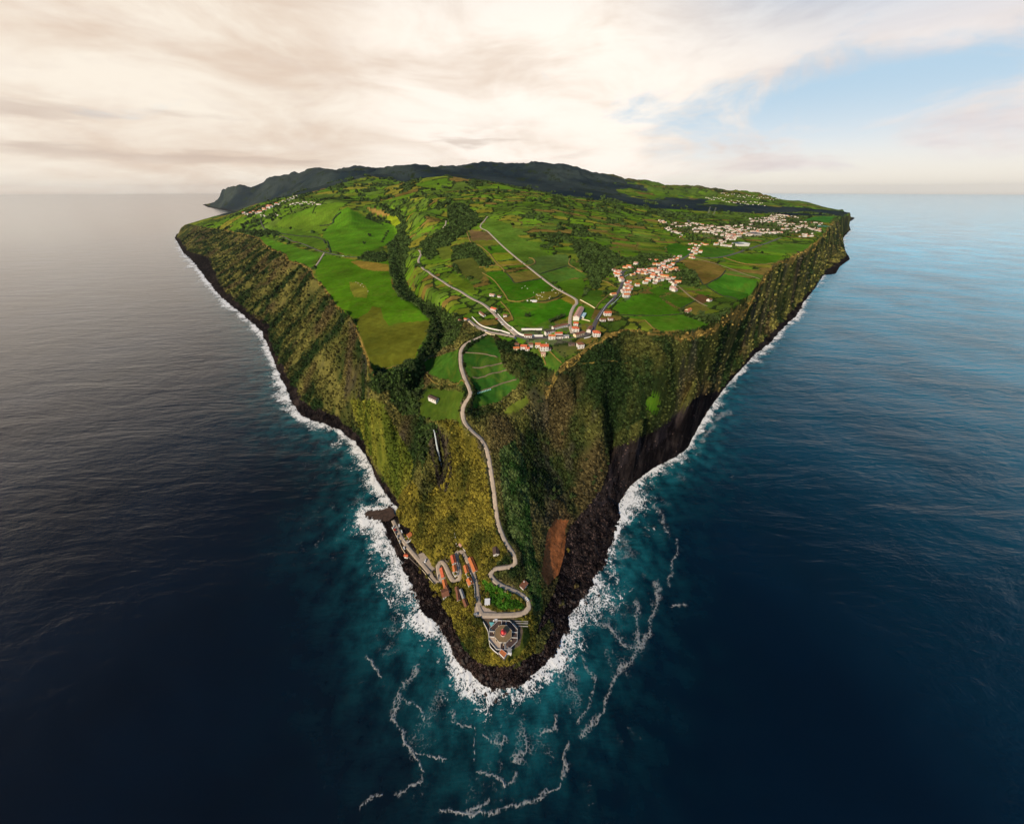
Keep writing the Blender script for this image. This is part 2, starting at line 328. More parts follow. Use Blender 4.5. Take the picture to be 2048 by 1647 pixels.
Zt += fbm(XX, YY, 26, 4, 8) * np.where(steep > 0.2, 2.4, 0.5) * sstep(6, 16, Zb) * (RR < 4000)
rocky = (1 - sstep(9, 17, Zb + fbm(XX, YY, 18, 3, 12) * 4)) * (Zb > -6)
bn = fbm(XX, YY, 5.0, 3, 14, 0.6)
Zt += rocky * (bn * 1.7 + fbm(XX, YY, 30, 2, 16) * 1.2) * np.clip(1500 / RR, 0, 1) * (Zb > -4)
Zt = np.where(Zg < -3, Zg, Zt)
Zt = np.where(DC > 6, np.where(land, np.maximum(Zt, 0.6 + 0.5 * bn), np.minimum(Zt, -1.0)), Zt)

# ------------------------------------------------------------------ sampling
def H(x, y, Z=None):
    Z = Zt if Z is None else Z
    a = np.arctan2(x, y); r = np.log(np.hypot(x, y))
    j = np.clip((a - AZ[0]) / (AZ[1] - AZ[0]), 0, NA - 1.001); i = np.clip(np.interp(r, LR, np.arange(NR)), 0, NR - 1.001)
    i0 = np.floor(i).astype(int); j0 = np.floor(j).astype(int); fi = i - i0; fj = j - j0
    return (Z[i0, j0] * (1 - fi) + Z[i0 + 1, j0] * fi) * (1 - fj) + (Z[i0, j0 + 1] * (1 - fi) + Z[i0 + 1, j0 + 1] * fi) * fj
def G(u, v, Z=None):
    """photo point -> first hit of the ground"""
    X, Y, D = ray(u, v); h = math.hypot(X, Y); tn = D / h
    j = (math.atan2(X, Y) - AZ[0]) / (AZ[1] - AZ[0])
    if j < 0 or j > NA - 2 : return W(u, v, 0)
    Z = Zt if Z is None else Z
    j0 = int(j); f = j - j0
    prof = Z[:, j0] * (1 - f) + Z[:, j0 + 1] * f
    over = np.maximum(prof, 0) - (HC - RS * tn)
    k = np.nonzero(over > 0)[0]
    if len(k) == 0: return (X / h * 5000, Y / h * 5000, float(prof[-1]))
    k = k[0]
    if k == 0: r = RS[0]
    else:
        a, b = over[k - 1], over[k]; r = RS[k - 1] + (RS[k] - RS[k - 1]) * (-a) / (b - a)
    return (X / h * r, Y / h * r, float(max(HC - r * tn, -2)))
def ppm(p):
    """photo pixels per metre at a point"""
    return F / (p[1] * cp + (HC - p[2]) * sp)

def dense(pts, step):
    out = []
    P = [np.array(p, float) for p in pts]; n = len(P)
    for i in range(n - 1):
        p0 = P[max(i - 1, 0)]; p1 = P[i]; p2 = P[i + 1]; p3 = P[min(i + 2, n - 1)]
        m = max(1, int(np.hypot(*(p2 - p1)[:2]) / step))
        for k in range(m):
            t = k / m
            out.append(0.5 * ((2 * p1) + (-p0 + p2) * t + (2 * p0 - 5 * p1 + 4 * p2 - p3) * t * t + (-p0 + 3 * p1 - 3 * p2 + p3) * t ** 3))
    out.append(P[-1]); return np.array(out)

# roads: name, px list, half width m, material key, label
ROADS = [
 ('cape', [(p[0], p[1]) for p in road1], 2.3, 'concrete'),
 ('quay', [(p[0], p[1]) for p in road2], 2.4, 'concrete'),
 ('village', [(838,500),(842,508),(837,521),(843,533),(859,545),(876,557),(893,568),(934,591),(965,607),(981,620),(997,636),(1017,656),(1033,670)], 3.2, 'concrete'),
 ('street', [(1033,670),(1050,676),(1075,675),(1114,675),(1144,674),(1169,671),(1184,662),(1190,646),(1200,628),(1212,612),(1229,595),(1242,573),(1246,557),(1245,547),(1252,541),(1275,541),(1298,537),(1321,533),(1338,529),(1358,521),(1377,510),(1384,503),(1394,494)], 3.0, 'asphalt'),
 ('terrace', [(933,637),(945,647),(958,655),(977,663),(1007,668),(1030,673)], 3.4, 'concrete'),
 ('track', [(975,433),(970,440),(962,448),(962,457),(975,462),(1000,487),(1035,517),(1074,548),(1113,577),(1153,599),(1148,612),(1142,626),(1140,648),(1145,667)], 2.6, 'concrete'),
 ('bypass', [(1380,511),(1400,515),(1422,516),(1447,513),(1476,505),(1509,494),(1539,484),(1562,475)], 4.0, 'asphalt'),
 ('west', [(521,436),(526,453),(544,466),(582,481),(620,494),(649,504),(684,512),(717,514),(735,509)], 3.2, 'asphalt'),
 ('westspur', [(649,505),(640,520),(628,536)], 2.6, 'concrete'),
 ('ridge', [(892,438),(891,448),(880,458),(869,467)], 2.6, 'concrete'),
 ('motor', [(1391,429),(1383,432),(1376,438),(1378,443),(1385,446)], 6.0, 'asphalt'),
 ('field', [(1342,563),(1360,575),(1380,592),(1400,605),(1415,612)], 2.0, 'earth'),
 ('fieldb', [(1385,515),(1420,524),(1455,535),(1490,548),(1520,558)], 2.0, 'earth'),
]
RD = {}
for nm, pl, hw, mk in ROADS:
    wp = [G(u, v) for u, v in pl]
    if nm in ('cape', 'quay'):
        src = road1 if nm == 'cape' else road2; wp = [W(*p) for p in src]
    far = math.hypot(wp[0][0], wp[0][1]) > 1200
    D_ = dense(wp, 12 if far else 3)
    z = D_[:, 2].copy()
    if nm not in ('cape', 'quay'):
        z = H(D_[:, 0], D_[:, 1])
        for _ in range(25): z[1:-1] = (z[:-2] + 2 * z[1:-1] + z[2:]) / 4
    else:
        for _ in range(4): z[1:-1] = (z[:-2] + 2 * z[1:-1] + z[2:]) / 4
    D_[:, 2] = z; RD[nm] = (D_, hw, mk)
# forecourt where the roads meet, and other level pads: (px polygon or centre, radius px, z)
ROADMASK = np.zeros(Zt.shape, bool)
def flatten(line, hw, soft):
    mnx, mxx = line[:, 0].min() - hw - soft, line[:, 0].max() + hw + soft
    mny, mxy = line[:, 1].min() - hw - soft, line[:, 1].max() + hw + soft
    m = (XX > mnx) & (XX < mxx) & (YY > mny) & (YY < mxy)
    X = XX[m]; Y = YY[m]; dd, idx = seg_dist(X, Y, line, 'idx')
    k = np.clip(idx.astype(int), 0, len(line) - 2); t = idx - k
    z = line[k, 2] * (1 - t) + line[k + 1, 2] * t
    f = 1 - sstep(hw + 0.5, hw + soft, dd)
    Zt[m] = Zt[m] * (1 - f) + (z - 0.12) * f
    rm = ROADMASK[m]; rm |= dd < hw; ROADMASK[m] = rm
for nm, (L, hw, mk) in RD.items(): flatten(L, hw + (0.6 if hw < 3 else 1), 5 if nm in ('cape', 'quay', 'terrace') else 8)
UU, VV, DEP = proj(XX, YY, Zt)
def level(poly, z, soft=3.0):
    wp = [W(u, v, z)[:2] for u, v in poly]
    ins = inpoly(XX, YY, wp)
    dd = seg_dist(XX, YY, wp + [wp[0]]) if False else None
    cx = np.mean([p[0] for p in wp]); cy = np.mean([p[1] for p in wp]); rad = max(math.hypot(p[0] - cx, p[1] - cy) for p in wp) + 8
    m = np.hypot(XX - cx, YY - cy) < rad
    dd = seg_dist(XX[m], YY[m], wp + [wp[0]]); f = np.where(ins[m], 1, 1 - sstep(0, soft, dd))
    Zt[m] = Zt[m] * (1 - f) + z * f
compound = [(964,1237),(1040,1240),(1046,1262),(1040,1290),(1022,1300),(1008,1321),(981,1296),(977,1262)]
level(compound, 25.0, 3)
forecourt = [(948,1236),(950,1205),(960,1203),(970,1210),(985,1218),(1010,1224),(1035,1226),(1035,1234),(990,1236)]
level(forecourt, 26.85, 2)
carpark = [(836,1108),(846,1104),(858,1118),(872,1140),(862,1146),(845,1128)]
level(carpark, 8.9, 2)
UU, VV, DEP = proj(XX, YY, Zt)
PIX = DEP / F                                          # metres per photo pixel

# ------------------------------------------------------------------ land cover
farmF = fbm(XX, YY, 60, 3, 40)
Cc = np.zeros(Zt.shape + (3,)); CLS = np.zeros(Zt.shape, np.int32)
names = ['scrub_slope']
def c3(*a): return np.array(srgb(*a)) if len(a) == 3 else np.array(a)
n_lo = fbm(XX, YY, 45, 4, 50); n_hi = fbm(XX, YY, 7, 3, 51); n_vlo = fbm(XX, YY, 260, 3, 52)
def lerp(a, b, t): return a * (1 - t[..., None]) + b * t[..., None]
scr_d = np.array([0.013, 0.026, 0.008]); scr_l = np.array([0.120, 0.112, 0.030]); scr_b = np.array([0.085, 0.058, 0.028])
gc = fbm(ARC, DC * 0.5, 40, 4, 41, 0.6) * sstep(300, 700, RR)
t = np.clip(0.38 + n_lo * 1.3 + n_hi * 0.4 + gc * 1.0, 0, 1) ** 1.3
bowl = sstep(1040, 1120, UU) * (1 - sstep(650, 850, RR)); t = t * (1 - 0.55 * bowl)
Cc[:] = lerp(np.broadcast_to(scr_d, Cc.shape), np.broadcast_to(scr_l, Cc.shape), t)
t = np.clip(sstep(0.15, 0.55, fbm(XX, YY, 70, 3, 53)) * 0.6, 0, 1); Cc[:] = lerp(Cc, np.broadcast_to(scr_b, Cc.shape), t)
ro = sstep(0.16, 0.42, fbm(XX, YY, 32, 4, 64, 0.6)) * sstep(0.7, 1.3, SL) * sstep(12, 40, Zb) * (DC < 320)
Cc[:] = lerp(Cc, np.broadcast_to(np.array([0.050, 0.042, 0.036]), Cc.shape), ro * 0.45)
# farmland by default on the flat ground inside the cliff tops
PL = inpoly(UU, VV, plate) & (Zt > 60)
def cells(X, Y, sx, sy, rot, seed):
    c, s_ = math.cos(rot), math.sin(rot); x = (X * c + Y * s_) / sx; y = (-X * s_ + Y * c) / sy
    x = x + 0.35 * fbm(X, Y, sx * 3, 2, seed + 5); y = y + 0.35 * fbm(X, Y, sx * 3, 2, seed + 6)
    ix = np.floor(x).astype(np.int64); iy = np.floor(y).astype(np.int64)
    f1 = np.full(X.shape, 9.); f2 = np.full(X.shape, 9.); idv = np.zeros(X.shape)
    for a in (-1, 0, 1):
        for b in (-1, 0, 1):
            hx = _h(ix + a, iy + b, seed); hy = _h(ix + a, iy + b, seed + 1)
            q = np.maximum(np.abs(ix + a + 0.15 + 0.7 * hx - x), np.abs(iy + b + 0.15 + 0.7 * hy - y))
            m = q < f1; f2 = np.where(m, f1, np.minimum(f2, q)); f1 = np.where(m, q, f1)
            idv = np.where(m, _h(ix + a, iy + b, seed + 2), idv)
    return (f2 - f1) * min(sx, sy) * 0.5, idv
e1, i1_ = cells(XX, YY, 44, 25, 0.45, 60); e2, i2_ = cells(XX, YY, 88, 48, -0.2, 70); e3, i3_ = cells(XX, YY, 210, 150, 0.1, 80)
edge = np.where(RR < 900, e1, np.where(RR < 2500, e2, e3)); idc = np.where(RR < 900, i1_, np.where(RR < 2500, i2_, i3_))
pal = np.array([[.045,.125,.010],[.058,.145,.012],[.038,.100,.012],[.080,.135,.018],[.110,.135,.022],[.052,.120,.020],[.034,.082,.014],[.100,.088,.030],[.062,.150,.012],[.048,.105,.020]])
base = pal[(idc * 9.99).astype(int)]
base = base * np.array([1.75, 1.35, 1.0]) * (1 + 0.22 * n_lo[..., None] + 0.12 * n_hi[..., None]) * (1 + 0.25 * n_vlo[..., None])
Cc[PL] = base[PL]; CLS[PL] = 1; names.append('farmland')
HEDGE = PL & (edge < np.maximum(1.5, PIX * 1.15))
Cc[HEDGE] = np.array([0.020, 0.034, 0.010]); 
hy = HEDGE & (fbm(XX, YY, 90, 2, 77) > 0.15) & (RR < 1500); Cc[hy] = np.array([0.13, 0.105, 0.028])
# rough wooded patches among the fields
wood_n = fbm(XX, YY, 130, 4, 90, 0.6) + 0.45 * fbm(XX, YY, 30, 3, 91)
WOODN = PL & (wood_n > np.where(RR > 2200, 0.40, 0.48)) & (RR > 500)
Cc[WOODN] = (np.array([0.020, 0.036, 0.010]) * (1 + 0.8 * n_hi[..., None]))[WOODN]
# dark mountain woods and heath, with blue distance haze mixed into the colour
def cls(name):
    if name not in names: names.append(name)
    return names.index(name)
mt = (mount > 0.02) & (RR > 4300)
ridge_line = inpoly(UU, VV, [(415,418),(440,375),(600,330),(1000,315),(1160,335),(1260,362),(1320,380),(1380,395),(1500,409),(1600,415),(1700,424),(1690,432),(1500,430),(1300,420),(1150,402),(1000,372),(900,352),(820,366),(740,352),(700,362),(620,385),(520,405),(465,424)]) & (RR > 3300)
UW = UU + fbm(XX, YY, 420, 4, 98, 0.6) * 60; VW = VV + fbm(XX, YY, 420, 4, 99, 0.6) * 7
MT = (mt & (UW < 1160)) | ridge_line
mcol = lerp(np.broadcast_to(np.array([0.009, 0.020, 0.028]), Cc.shape), np.broadcast_to(np.array([0.040, 0.056, 0.050]), Cc.shape), np.clip(0.3 + fbm(XX, YY, 700, 5, 95, 0.6) * 1.1, 0, 1))
Cc[MT] = mcol[MT]; CLS[MT] = cls('mountain')
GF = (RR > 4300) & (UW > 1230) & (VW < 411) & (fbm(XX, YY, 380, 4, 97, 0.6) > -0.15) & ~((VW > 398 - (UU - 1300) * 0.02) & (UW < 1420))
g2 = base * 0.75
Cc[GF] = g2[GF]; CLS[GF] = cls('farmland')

FIELDS = [ # polygon, colour, name (photo pixels)
 ([(640,520),(652,510),(684,516),(720,521),(760,525),(777,520),(780,545),(784,575),(795,592),(815,603),(835,615),(852,632),(858,641),(800,645),(778,651),(768,638),(762,616),(745,612),(735,625),(712,638),(697,628),(672,609),(651,576),(640,560),(630,545)], (.026,.110,.006)),
 ([(712,638),(735,625),(745,612),(762,616),(768,638),(778,651),(800,645),(858,641),(857,662),(838,692),(828,718),(800,732),(760,741),(746,742),(735,715),(723,683)], (.072,.092,.013)),
 ([(698,565),(715,563),(730,569),(737,583),(733,596),(708,594),(701,580)], (.105,.130,.020)),
 ([(700,523),(715,521),(750,525),(777,529),(780,543),(750,542),(725,537)], (.155,.130,.028)),
 ([(520,474),(545,480),(600,497),(645,508),(623,535),(595,524),(577,521),(570,507),(549,501),(530,488)], (.040,.125,.010)),
 ([(695,414),(740,438),(790,450),(797,468),(785,485),(745,500),(720,511),(690,508),(658,500),(655,482),(645,470),(665,440),(680,420)], (.042,.135,.008)),
 ([(527,450),(560,455),(600,460),(640,470),(654,490),(650,501),(600,485),(550,465)], (.045,.110,.012)),
 ([(560,440),(620,428),(680,415),(664,440),(645,468),(600,458),(550,452)], (.058,.130,.012)),
 ([(770,432),(793,432),(806,447),(798,454),(786,451)], (.120,.190,.010)),
 ([(732,414),(760,420),(781,430),(770,432),(750,428)], (.200,.150,.050)),
 ([(965,458),(975,435),(1023,448),(1030,468),(1055,482),(1113,484),(1076,495),(1090,505),(1098,510),(1059,517),(1047,528),(1035,517),(1000,487),(977,462)], (.050,.118,.016)),
 ([(1059,517),(1098,510),(1133,507),(1145,530),(1133,533),(1080,548),(1051,530)], (.050,.105,.028)),
 ([(1080,548),(1133,533),(1160,544),(1178,554),(1145,556),(1110,566)], (.040,.112,.020)),
 ([(1110,566),(1135,560),(1165,556),(1172,575),(1160,600),(1140,590)], (.045,.125,.010)),
 ([(965,546),(1008,542),(1028,564),(1084,556),(1125,581),(1082,591),(1070,593),(1051,603),(1018,601),(1010,591)], (.026,.110,.006)),
 ([(1014,548),(1059,540),(1082,556),(1031,566)], (.105,.110,.028)),
 ([(1070,593),(1075,586),(1090,583),(1120,580),(1125,588),(1090,600),(1075,603)], (.110,.120,.022)),
 ([(1013,606),(1056,605),(1092,606),(1122,597),(1150,606),(1141,625),(1130,638),(1105,637),(1070,651),(1040,655),(1028,640),(1018,615)], (.026,.112,.006)),
 ([(1122,597),(1135,591),(1152,602),(1148,611)], (.165,.145,.024)),
 ([(938,460),(976,464),(988,480),(943,482)], (.090,.070,.040)),
 ([(944,482),(990,481),(1002,489),(957,493)], (.095,.120,.020)),
 ([(961,494),(1000,491),(1016,505),(975,507)], (.036,.115,.008)),
 ([(979,509),(1020,507),(1028,515),(984,523)], (.100,.165,.012)),
 ([(992,523),(1041,521),(1047,529),(998,533)], (.125,.130,.020)),
 ([(957,535),(1000,535),(1004,540),(962,544)], (.120,.125,.020)),
 ([(1364,526),(1413,520),(1452,537),(1441,553),(1408,570),(1391,548)], (.095,.080,.024)),
 ([(1413,572),(1449,548),(1514,559),(1501,592),(1476,600),(1446,592)], (.026,.108,.010)),
 ([(1230,611),(1279,586),(1315,592),(1364,627),(1320,630),(1241,630)], (.036,.125,.008)),
 ([(1250,632),(1320,631),(1364,630),(1419,648),(1375,659),(1323,663),(1304,652),(1290,640)], (.040,.125,.010)),
 ([(1328,594),(1348,586),(1391,602),(1364,616),(1353,613)], (.036,.110,.010)),
 ([(1364,616),(1391,603),(1420,618),(1390,632)], (.110,.120,.030)),
 ([(1435,518),(1476,507),(1566,511),(1547,526),(1473,526)], (.040,.130,.008)),
 ([(1509,499),(1555,488),(1626,488),(1610,501),(1583,507),(1509,501)], (.045,.125,.014)),
 ([(1599,441),(1632,433),(1676,433),(1659,444),(1627,444)], (.022,.120,.022)),
 ([(1331,493),(1353,485),(1389,499),(1370,515),(1337,507)], (.026,.105,.010)),
 ([(1405,493),(1473,501),(1446,515),(1402,512)], (.034,.110,.016)),
 ([(1296,580),(1337,567),(1345,581),(1315,592)], (.036,.110,.010)),
 ([(944,818),(946,800),(955,783),(945,768),(930,735),(926,712),(940,692),(975,671),(988,675),(997,700),(1008,733),(1020,748),(1040,760),(1035,775),(1000,803)], (.014,.058,.010)),
 ([(848,722),(918,697),(920,718),(926,748),(934,766),(915,770),(895,760),(876,757),(851,743)], (.020,.066,.010)),
 ([(836,802),(858,775),(900,780),(932,782),(924,800),(918,822),(925,850),(903,838),(870,842),(842,832)], (.028,.062,.010)),
 ([(1000,829),(1025,806),(1052,790),(1058,804),(1040,822)], (.050,.080,.014)),
 ([(1291,800),(1305,786),(1319,796),(1318,820),(1302,828),(1292,815)], (.040,.125,.008)),
 ([(992,670),(1030,678),(1022,684),(1000,680)], (.040,.130,.010)),
 ([(1070,700),(1098,695),(1130,722),(1112,740),(1090,735)], (.026,.075,.012)),
 ([(1100,692),(1160,690),(1150,705),(1128,716)], (.045,.062,.024)),
 ([(1152,602),(1190,618),(1180,640),(1165,640),(1148,622)], (.045,.130,.010)),
 ([(1160,600),(1180,580),(1205,580),(1198,612),(1188,615)], (.036,.100,.012)),
 ([(893,558),(905,545),(945,570),(955,590),(930,585)], (.062,.120,.012)),
 ([(905,522),(945,515),(975,545),(960,560),(925,550)], (.050,.070,.018)),
 ([(870,497),(900,492),(905,515),(885,520)], (.065,.105,.018)),
 ([(1385,596),(1402,588),(1425,598),(1402,609)], (.095,.060,.035)),
]
cape_f = lambda k: k
FM = np.zeros(Zt.shape, bool); FIDX = np.full(Zt.shape, -1)
FIELDS[0] = (FIELDS[0][0], (.042, .128, .006))
for k, (poly, col) in enumerate(FIELDS):
    m = inpoly(UU + fbm(XX, YY, 25, 2, 33) * 1.2, VV + fbm(XX, YY, 25, 2, 34) * 1.0, poly) & (Zt > 20)
    nm = 'pasture'
    Cc[m] = (np.array(col) * np.array([1.60, 1.32, 1.0]) * (1 + 0.16 * n_lo[..., None] + 0.16 * n_hi[..., None] + 0.22 * n_vlo[..., None]))[m]
    # mown stripes and terrace steps
    st = np.sin((XX * 0.55 + YY) / 2.2 + 1.2 * n_lo) * 0.05 + 1
    Cc[m] *= st[m][:, None]
    FM |= m; HEDGE &= ~m; WOODN &= ~m; FIDX[m] = k; CLS[m] = 1000 + k
# woods
WOODS = [
 [(775,468),(800,462),(822,480),(812,520),(808,560),(830,590),(870,610),(908,630),(926,642),(915,680),(885,700),(850,722),(832,750),(800,778),(760,790),(740,775),(748,745),(800,735),(835,713),(860,665),(860,640),(836,612),(797,592),(785,560),(778,520)],
 [(752,403),(775,413),(800,428),(815,455),(803,470),(790,440),(770,425)],
 [(893,413),(925,408),(953,430),(957,446),(925,468),(893,492),(858,503),(868,472),(900,450)],
 [(715,517),(735,505),(770,506),(775,528),(740,530)],
 [(905,495),(950,488),(987,528),(962,545),(940,560),(908,540)],
 [(1140,478),(1200,490),(1250,520),(1280,512),(1345,512),(1340,524),(1230,533),(1205,560),(1190,585),(1165,535)],
 [(840,485),(900,470),(900,492),(860,520),(848,512)],
 [(840,850),(870,845),(878,870),(860,880),(845,950),(835,900)],
 [(820,740),(850,745),(845,770),(835,800),(838,830),(810,830),(780,800),(790,775)],
 [(1345,538),(1390,545),(1400,575),(1370,570),(1350,560)],
 [(560,462),(500,462),(470,462),(520,472),(560,470)],
 [(730,430),(752,436),(790,452),(770,455),(745,445)], [(762,480),(775,468),(782,475),(770,490)],
]
WOOD = WOODN.copy()
for poly in WOODS:
    m = inpoly(UU + fbm(XX, YY, 20, 3, 35) * 6, VV + fbm(XX, YY, 20, 3, 36) * 5, poly) & ~FM; WOOD |= m
    CLS[m] = cls('woodland_floor')
Cc[WOOD] = (np.array([0.014, 0.026, 0.008]) * (1 + 0.7 * n_hi[..., None]))[WOOD]
# golden shrubs of the cape
gold = [(800,995),(830,960),(850,1000),(890,960),(905,870),(880,850),(900,840),(925,850),(940,870),(960,885),(972,930),(980,1000),(990,1060),(1015,1100),(985,1130),(975,1150),(1010,1185),(1050,1190),(1075,1240),(1070,1300),(1020,1332),(950,1322),(905,1250),(860,1180),(815,1110),(790,1040)]
gm = inpoly(UU + n_lo * 12, VV + n_lo * 12, gold)
gcol = lerp(np.broadcast_to(np.array([0.030, 0.036, 0.008]), Cc.shape), np.broadcast_to(np.array([0.180, 0.148, 0.022]), Cc.shape), np.clip(0.45 + 0.9 * fbm(XX, YY, 14, 4, 55, 0.6), 0, 1))
GOLD = gm & ~FM & (CLS == 0); Cc[GOLD] = gcol[GOLD]
spur = inpoly(UU + n_lo * 8, VV + n_lo * 8, [(700,800),(745,800),(770,810),(800,870),(825,920),(822,960),(800,1000),(770,960),(745,910),(720,860)])
scol = lerp(np.broadcast_to(np.array([0.050, 0.070, 0.010]), Cc.shape), np.broadcast_to(np.array([0.150, 0.150, 0.022]), Cc.shape), np.clip(0.4 + 1.2 * fbm(XX, YY * 0.4, 16, 4, 56, 0.6), 0, 1))
m = spur & (CLS == 0); Cc[m] = scol[m]
ravine_g = inpoly(UU + n_lo * 8, VV + n_lo * 8, [(1030,880),(1050,930),(1060,1000),(1065,1080),(1080,1150),(1085,1215),(1070,1225),(1058,1180),(1040,1100),(1015,1060),(1005,980),(1000,900)])
m = ravine_g & (CLS == 0); Cc[m] = lerp(np.broadcast_to(np.array([0.018, 0.045, 0.010]), Cc.shape), np.broadcast_to(np.array([0.080, 0.110, 0.035]), Cc.shape), np.clip(0.4 + 1.3 * fbm(XX, YY, 8, 4, 57, 0.6), 0, 1))[m]
GRG = m
lawn = inpoly(UU, VV, [(1010,1236),(1058,1238),(1062,1280),(1040,1310),(1015,1322),(1020,1300),(1040,1285),(1044,1250)]) & (CLS == 0)
Cc[lawn] = (np.array([0.062, 0.072, 0.012]) * (1 + 0.4 * n_hi[..., None]))[lawn]
m = inpoly(UU, VV, [(965,1158),(985,1165),(1040,1200),(1052,1215),(1000,1218),(975,1200)]) & (CLS == 0); Cc[m] = (np.array([0.030, 0.085, 0.008]) * (1 + 0.6 * n_hi[..., None]))[m]
soil = inpoly(UU + n_lo * 5, VV + n_lo * 5, [(1136,1038),(1130,1062),(1136,1100),(1122,1150),(1096,1178),(1082,1150),(1088,1105),(1095,1065),(1108,1036)])
Cc[soil] = (np.array([0.260, 0.092, 0.034]) * (1 + 0.35 * n_hi[..., None]))[soil]; CLS[soil] = cls('bare_soil')
m = (~PL) & (~FM) & (~GOLD) & (~GRG) & (CLS == 0); tb_ = sstep(0.05, 0.4, fbm(XX, YY, 90, 4, 58) + 0.15 * n_hi) * sstep(1070, 1130, UU + 30 * n_lo) * sstep(720, 800, VV) * 0.6
Cc[m] = lerp(Cc, np.broadcast_to(np.array([0.085, 0.055, 0.028]), Cc.shape), tb_)[m]
# cliff lip in dry gold grass
for ln in (topL, topR, lipR):
    wl = [W(*p) for p in ln]; dd = seg_dist(XX, YY, wl)
    m = (dd < np.maximum(1.5, PIX * 1.6) * (1 + 0.6 * n_hi)) & (Zt > 60) & (RR < 3500)
    Cc[m] = (np.array([0.170, 0.120, 0.034]) * (1 + 0.4 * n_hi[..., None]))[m]
# dark volcanic rock along the water
rk = (Zt < (9.5 + fbm(XX, YY, 14, 3, 12) * 4)) & (Zt > -8)
rk |= inpoly(UU, VV, [(1400,788),(1357,823),(1324,851),(1281,872),(1235,890),(1218,900),(1214,945),(1200,978),(1169,1017),(1133,1063),(1128,1110),(1108,1180),(1086,1222),(1066,1275),(1050,1308),(1020,1330),(985,1330),(955,1322),(985,1390),(1240,1050),(1400,900),(1450,780)])
bp = [(955,1320),(930,1296),(911,1256),(892,1217),(865,1182),(842,1142),(820,1106),(798,1062),(760,1040),(760,1100),(820,1210),(900,1330),(985,1390)]
rk |= inpoly(UU, VV, bp)
rk &= ~FM
rcol = lerp(np.broadcast_to(np.array([0.006, 0.005, 0.006]), Cc.shape), np.broadcast_to(np.array([0.034, 0.026, 0.024]), Cc.shape), np.clip(0.2 + 1.1 * fbm(XX, YY, 6, 3, 59, 0.7) + 0.5 * fbm(XX, YY, 40, 2, 60), 0, 1))
greyr = (fbm(XX, YY, 14, 4, 66, 0.65) > -0.08) & inpoly(UU + n_lo * 14, VV + n_lo * 14, [(1400,788),(1324,851),(1281,872),(1225,895),(1212,945),(1180,1010),(1200,1010),(1250,930),(1330,880),(1390,830)])
rcol[greyr] = rcol[greyr] * 1.5 + np.array([0.006, 0.005, 0.006])
Cc[rk] = rcol[rk]; CLS[rk] = cls('shore_rock')
ROCK = rk
# waterfall gorge: dark rock colour mottled by noise
gorge = inpoly(UU + fbm(XX, YY, 9, 3, 61) * 8, VV + fbm(XX, YY, 9, 3, 62) * 8, [(858,855),(882,850),(896,875),(902,925),(902,960),(890,990),(876,975),(862,920)])
gm_ = gorge & ~FM & (n_hi + 0.5 * n_lo > -0.28); Cc[gm_] = lerp(np.broadcast_to(np.array([0.012, 0.011, 0.011]), Cc.shape), np.broadcast_to(np.array([0.060, 0.050, 0.034]), Cc.shape), np.clip(0.3 + 1.4 * fbm(XX, YY, 6, 3, 63), 0, 1))[gm_]
vg = np.zeros_like(ROADMASK); mm_ = RR < 700
for nm in ('cape', 'quay', 'terrace'):
    dd = seg_dist(XX[mm_], YY[mm_], RD[nm][0][::2]); t_ = np.zeros_like(vg); t_[mm_] = dd < RD[nm][1] + 1.2 + 0.8 * n_hi[mm_]; vg |= t_
Cc[vg] = (np.array([0.070, 0.058, 0.034]) * (1 + 0.7 * n_hi[..., None]))[vg]
# village ground
for poly in ([(1035,662),(1100,650),(1140,645),(1180,650),(1190,668),(1165,682),(1100,690),(1050,700),(1030,685)], [(1225,535),(1260,535),(1350,520),(1360,545),(1320,560),(1300,565),(1255,560),(1262,600),(1245,600)],
             [(1320,445),(1400,450),(1480,445),(1540,430),(1600,438),(1640,450),(1640,462),(1560,470),(1500,475),(1440,482),(1380,468)]):
    m = inpoly(UU, VV, poly) & (n_hi > -0.05); Cc[m] = lerp(Cc, np.broadcast_to(np.array([0.10, 0.095, 0.075]), Cc.shape), np.full(Zt.shape, 0.6))[m]
earth = inpoly(XX, YY, [W(u, v, 25)[:2] for u, v in compound]); Cc[earth] = (np.array([0.105, 0.078, 0.058]) * (1 + 0.3 * n_hi[..., None]))[earth]
np.clip(Cc, 0.002, 0.5, Cc)

# ------------------------------------------------------------------ materials
MATS = {}
def newmat(name):
    m = bpy.data.materials.new(name); m.use_nodes = True; N = NT(m.node_tree); N.n.clear()
    o = N.node('ShaderNodeOutputMaterial'); b = N.node('ShaderNodeBsdfPrincipled'); N.l.new(b.outputs[0], o.inputs[0])
    MATS[name] = m
    return m, N, b, o
def bump(N, b, h, strength=0.5, dist=1.0):
    bm = N.node('ShaderNodeBump'); N.put(bm.inputs['Height'], h); bm.inputs['Strength'].default_value = strength; bm.inputs['Distance'].default_value = dist
    N.l.new(bm.outputs[0], b.inputs['Normal'])
def plain(name, col, rough=0.8, var=0.25, sc=0.6, metal=0.0, bstr=0.2, spec=0.3):
    m, N, b, o = newmat(name)
    g = N.node('ShaderNodeNewGeometry').outputs['Position']
    n = N.noise(g, sc, 5, 0.6); n2 = N.noise(g, sc * 6, 3, 0.6)
    f = N.math('ADD', N.ramp(n, 0.25, 0.75, 1 - var, 1 + var, False), N.ramp(n2, 0.2, 0.8, -var * 0.4, var * 0.4, False))
    N.put(b.inputs['Base Color'], N.mix(1.0, tuple(col), N.comb(f, f, f), 'MULTIPLY'))
    b.inputs['Roughness'].default_value = rough; b.inputs['Metallic'].default_value = metal; b.inputs['Specular IOR Level'].default_value = spec
    if bstr: bump(N, b, n2, bstr, 0.1)
    return m
